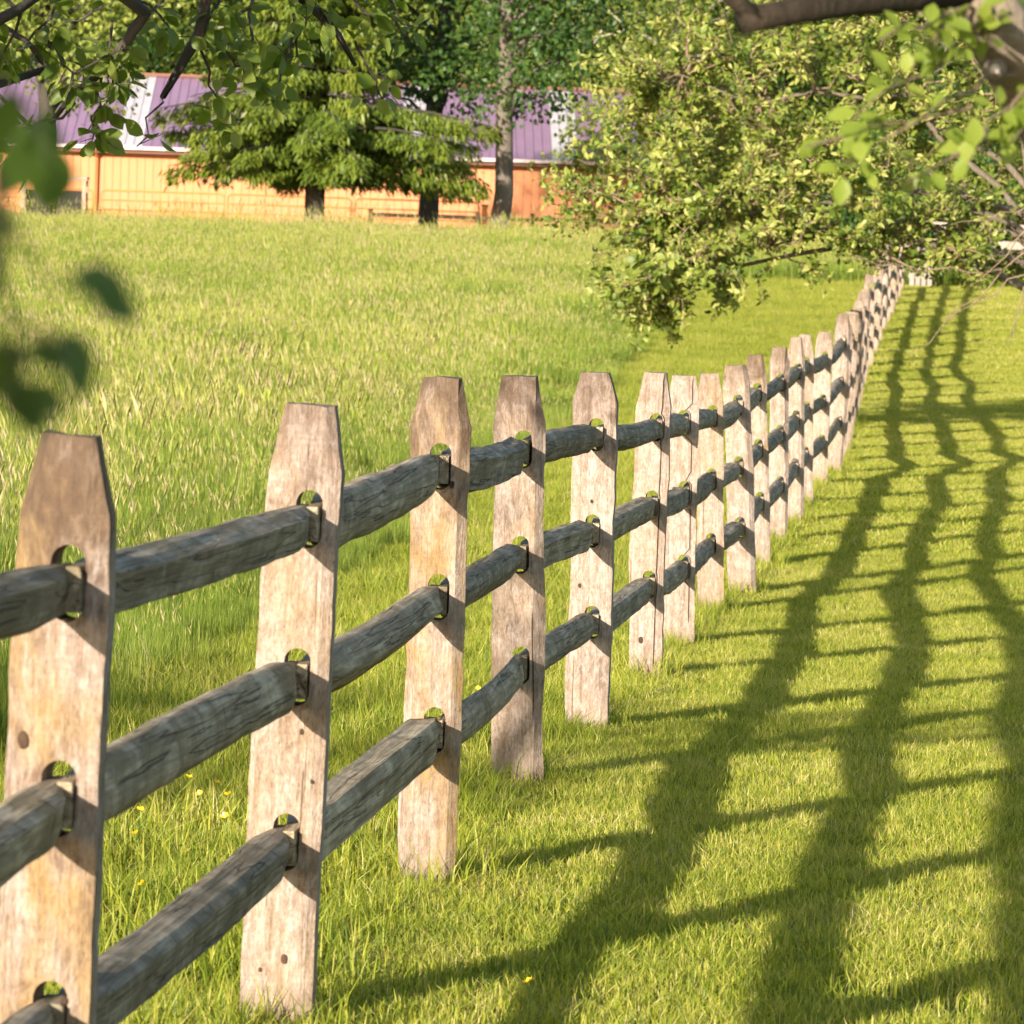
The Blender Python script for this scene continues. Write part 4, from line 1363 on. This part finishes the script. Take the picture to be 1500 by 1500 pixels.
# ------------------------------------------------------------------ barn
M_SIDING = make_plain('orange_siding', (.60, .245, .12), .7, .05, 2.0, .25, 0, (3, 3, .6))
M_ROOF = make_plain('purple_roofing', (.285, .172, .262), .42, .07, 1.2, .5)
M_ROOFW = make_plain('translucent_roofing', (.52, .48, .50), .45, .10, 1.5, .5)
M_TRIM = make_plain('brown_trim', (.17, .075, .05), .6, .15, 3)
M_GUTTER = make_plain('pale_gutter', (.62, .52, .50), .4, .1, 3)
M_STONE = make_plain('footing', (.30, .26, .22), .9, .2, 3)
BD = 150.0
c0 = at(450, 260, BD)
barn = thing('barn', 'long low barn with orange board walls and a purple metal roof with pale strips', 'barn', (c0.x, BD, gz(BD)), math.radians(1.2))
zb = 0.0
wall_h = at(450, 222, BD).z - gz(BD)
X0, X1 = -16.0, 9.4
run, rise = 7.0, at(450, 118, BD + 7).z - at(450, 222, BD).z
# backing, gable ends and footing
mb = MB()
mb.box(((X0 + X1) / 2, 7.05, wall_h / 2), (X1 - X0 - .1, 13.9, wall_h - .02))
for xe in (X0 + .04, X1 - .04):
    mb.add([(xe - .03, .1, wall_h - .02), (xe + .03, .1, wall_h - .02), (xe - .03, 14, wall_h - .02), (xe + .03, 14, wall_h - .02), (xe - .03, 7.05, wall_h + rise - .06), (xe + .03, 7.05, wall_h + rise - .06)],
           [(0, 4, 2), (1, 3, 5), (0, 1, 5, 4), (2, 4, 5, 3), (0, 2, 3, 1)])
wall_o = mb.build('wall', M_SIDING, barn)
mb = MB(); mb.box(((X0 + X1) / 2, .02, .06), (X1 - X0 + .05, .16, .5)); mb.build('footing', M_STONE, barn)
bw = .225; 
bmesh_b = MB(); bmesh_b.box((0, 0, 0), (bw - .012, .026, wall_h - .34))
bme = None
x = X0 + bw / 2; k = 0
br = random.Random(3)
while x < X1:
    if bme is None:
        o = bmesh_b.build('siding_board', M_SIDING, wall_o); bme = o.data
    else:
        o = link('siding_board', bme, wall_o)
    o.location = (x, .085 + br.uniform(-.006, .006), wall_h / 2 + .155)
    x += bw; k += 1
# roof: every sheet a part, seam raised along one side
slope = math.atan2(rise, run + .45)
RL = math.hypot(run + .45, rise)
roof = MB(); roof.box(((X0 + X1) / 2, 7.05, wall_h + rise + .02), (X1 - X0 + .5, .34, .09)); roof_o = roof.build('roof', M_TRIM, barn)


def sheet(mat):
    m = MB()
    m.box((0, RL / 2, 0), (.246, RL, .02))
    m.box((.123, RL / 2, .018), (.022, RL - .01, .020))
    return m.build('roof_panel', mat, roof_o)


WHITE = [(155, 190), (566, 607), (785, 824)]
shs = {}
x = X0 - .15
RM = Matrix.Rotation(slope, 4, 'X')
for side in (0, 1):
    x = X0 - .15
    while x < X1 + .15:
        pxx = 750 + (barn.location.x + x) * FPX / BD
        wh = any(a < pxx < b for a, b in WHITE)
        if wh not in shs:
            o = sheet(M_ROOFW if wh else M_ROOF); shs[wh] = o.data
        else:
            o = link('roof_panel', shs[wh], roof_o)
        if wh:
            o['label'] = 'pale translucent roof sheet'
        if side == 0:
            o.matrix_local = Matrix.Translation((x, -.40, wall_h - .02)) @ RM
        else:
            o.matrix_local = Matrix.Translation((x, 14.50, wall_h - .02)) @ Matrix.Rotation(math.pi, 4, 'Z') @ RM
        x += .248
mb = MB(); mb.box(((X0 + X1) / 2, -.36, wall_h - .13), (X1 - X0 + .4, .03, .16)); mb.build('fascia', M_TRIM, barn)
mb = MB(); mb.box(((X0 + X1) / 2, -.47, wall_h - .07), (X1 - X0 + .42, .14, .085)); mb.build('gutter', M_GUTTER, barn)
mb = MB(); mb.box(((X0 + X1) / 2, -.13, wall_h - .215), (X1 - X0 + .3, .42, .02)); mb.build('soffit', M_TRIM, barn)
for px in (127, 812):
    xx = (px - 750) * BD / FPX - barn.location.x
    mb = MB(); mb.tube([(xx, -.45, wall_h - .1), (xx, -.02, wall_h - .35), (xx, -.02, .1)], .05, 6); mb.build('downpipe', make_plain('rust_pipe', (.42, .15, .05), .6, .1, 3) if px < 200 else bpy.data.materials['rust_pipe'], barn)

# ---- tubular yard panels, paddock rails, feeder before the barn
M_TUBE = make_plain('orange_tube', (.55, .20, .05), .5, .12, 4)
M_OLDW = make_plain('old_brown_wood', (.20, .12, .075), .85, .3, 5)
PD = 143.5


def yard_panel(label, xc, w=3.3, proto=[]):
    t = thing('yard_panel', label, 'panel', (xc, PD, gz(PD)), 0, 'tubular panels along the barn wall')
    if proto:
        for nm, me in proto:
            link(nm, me, t)
        return t
    h = 1.36; c = .12
    mb = MB()
    pts = [(-w / 2, 0, .02), (-w / 2, 0, h - c)] + [(-w / 2 + c - c * math.cos(a), 0, h - c + c * math.sin(a)) for a in (.5, 1.0, 1.57)]
    pts += [(-p[0], 0, p[2]) for p in reversed(pts)]
    mb.tube(pts, .024, 6); o = mb.build('frame', M_TUBE, t); proto.append(('frame', o.data))
    for z in (.35, .6, .85, 1.1):
        mb = MB(); mb.tube([(-w / 2 + .02, 0, z), (w / 2 - .02, 0, z)], .02, 5); o = mb.build('bar', M_TUBE, t); proto.append(('bar', o.data))
    return t


for px, lab in ((45, 'orange tubular panel before the left end of the barn wall'), (238, 'orange tubular panel left of the spruce against the barn wall'),
                (424, 'orange tubular panel behind the spruce trunk'), (611, 'orange tubular panel behind the dark maple trunk')):
    yard_panel(lab, at(px, 300, PD).x)
hp = thing('hitching_post', 'short orange brown post between the tubular panel and the right maple trunk', 'post', (at(710, 310, 142).x, 142, gz(142)))
mb = MB(); mb.box((0, 0, .62), (.16, .16, 1.3), None, .01); mb.build('shaft', make_plain('rusty_wood', (.40, .15, .04), .8, .2, 4), hp)
mb = MB(); mb.box((0, 0, 1.29), (.20, .20, .045)); mb.build('cap', M_TRIM, hp)
pf = thing('paddock_fence', 'low weathered brown board fence running in front of the barn base', 'fence', (at(735, 320, 139).x, 139, gz(139)))
x = -3.4
posts_x = []
while x < 5:
    mb = MB(); mb.box((x, 0, .5), (.11, .11, 1.15), None, .012); mb.build('post', M_OLDW, pf); posts_x.append(x); x += 1.4
for a, b in zip(posts_x[:-1], posts_x[1:]):
    for z in (.30, .62, .92):
        mb = MB(); mb.box(((a + b) / 2, -.072, z + random.uniform(-.02, .02)), (b - a - .012, .028, .10), None, .006); mb.build('rail', M_OLDW, pf)
fd = thing('hay_feeder', 'low feeder with pale timber top and dark front below the barn wall', 'feeder', (at(80, 270, 140).x, 140, gz(140)))
M_PALEW = make_plain('pale_timber', (.36, .26, .19), .85, .2, 4)
M_BLACK = make_plain('dark_lining', (.03, .028, .025), .9, .2, 4)
for k in range(3):
    mb = MB(); mb.box((0, -.3 + .28 * k, 1.62 + .003 * k), (1.75, .265, .07), None, .005); mb.build('top_board', M_PALEW, fd)
for sx in (-.8, .8):
    for sy in (-.3, .28):
        mb = MB(); mb.box((sx, sy, .76), (.1, .1, 1.62)); mb.build('leg', M_PALEW, fd)
mb = MB(); mb.box((0, .1, .75), (1.48, .3, 1.1)); mb.build('crib', M_BLACK, fd)

# ---- far end of the lawn: pale gate and a white board fence half hidden by leaves
M_WHITE = make_plain('white_paint', (.30, .245, .215), .6, .1, 4)
wf = thing('board_fence', 'white board fence glimpsed between the leaves beyond the lawn', 'fence', (at(1395, 400, 104).x, 104, gz(104)))
for k in range(4):
    mb = MB(); mb.box((k * 1.15 - .9, 0, .55), (.12, .12, 1.3)); mb.build('post', M_WHITE, wf)
for k in range(3):
    for z in (.35, .72, 1.05):
        mb = MB(); mb.box((k * 1.15 - .325, -.08, z), (1.14, .03, .15), None, .006); mb.build('board', M_WHITE, wf)
gt = thing('gate', 'narrow pale wooden gate at the far end of the split rail fence', 'gate', (at(1349, 410, 99.5).x, 99.5, gz(99.5)))
for k in range(4):
    mb = MB(); mb.box((-.17 + .11 * k, 0, .45), (.085, .025, .85 + .02 * (k % 2))); mb.build('picket', M_WHITE, gt)
for z in (.22, .68):
    mb = MB(); mb.box((0, .03, z), (.46, .03, .08)); mb.build('crossbar', M_WHITE, gt)

# ------------------------------------------------------------------ buttercups and a few broad-leaved weeds
M_PETAL = make_plain('buttercup_petal', (.80, .55, .02), .35, .08, 30, .5)
M_STEM = make_plain('green_stem', (.09, .15, .03), .6, .15, 20)
proto = None
BLAB = lambda px, py: ('small yellow buttercup seen between the two nearest posts' if px > 150 and px < 345 and py > 1100 else 'yellow buttercup in the grass by the left edge' if px < 100 else 'yellow buttercup low in the foreground lawn' if py > 1400 else 'tiny yellow buttercup in the grass behind the middle posts' if px < 900 else 'tiny yellow flower in the grass near the farther posts')
BUT = [(185, 1143), (276, 1140), (293, 1164), (317, 1148), (205, 1188), (330, 1197), (199, 1222), (210, 1296), (3, 1280), (240, 1117), (334, 1165), (775, 1440), (1012, 838), (940, 700), (838, 752), (830, 790), (700, 1010), (1085, 820)]
fr = random.Random(4)
for k, (px, py) in enumerate(BUT):
    D = 12.0
    for it in range(40):       # where this ray meets the grass
        p = at(px, py, D)
        D += (p.z - gz(D) - .10) * 5.0
        D = max(8.0, min(60.0, D))
    p = at(px, py, D)
    g = gz(D)
    t = thing('buttercup', BLAB(px, py), 'flower', (p.x, D, g), fr.uniform(0, 6), 'buttercups scattered in the grass')
    h = max(.06, p.z - g)
    if proto is None:
        mb = MB(); mb.tube([(0, 0, -.01), (.006, 0, .5), (0, 0, 1)], [.0016, .0014, .001], 5); s_ = mb.build('stem', M_STEM, t); proto = [s_.data]
        mb = MB()
        for q5 in range(5):
            a = q5 * 1.2566
            d = Vector((math.cos(a), math.sin(a), 0)); e = Vector((-d.y, d.x, 0))
            mb.add([(0, 0, 0), d * .008 + e * .006 + Vector((0, 0, .006)), d * .012 + Vector((0, 0, .010)), d * .008 - e * .006 + Vector((0, 0, .006))], [(0, 3, 2, 1)])
        f_ = mb.build('flower', M_PETAL, t); proto.append(f_.data)
    else:
        s_ = link('stem', proto[0], t); f_ = link('flower', proto[1], t)
    s_.scale = (1, 1, h)
    f_.location = (0, 0, h)
    f_.rotation_euler = (fr.uniform(.2, .8), fr.uniform(-.4, .4), 0)

wlm = [big_leaf_mesh('leaf', 500 + k, M_APPLE) for k in range(3)]
for k, (px, D, sz, lab) in enumerate([(318, 10.4, .085, 'broad leaved dock plant in the grass between the two nearest posts')]):
    t = thing('dock_plant', lab, 'plant', (at(px, 1400, D).x, D, gz(D)))
    for j in range(9):
        a = j * .74 + k
        el = .85 + .12 * (j % 3)
        lf = link('leaf', wlm[j % 3], t)
        lf.matrix_local = Matrix.Translation((0, 0, .03)) @ leaf_frame((math.cos(a) * math.cos(el), math.sin(a) * math.cos(el), math.sin(el)), (-.3 * math.cos(a), -.3 * math.sin(a), 1)).to_4x4() @ Matrix.Diagonal((sz * .6, sz * (.7 + .1 * (j % 4)), sz, 1))

for o in scene.objects:
    if o.name.split('.')[0] in ('crown', 'twigs', 'branches') and o.type == 'MESH' and not o.get('label'):
        pass
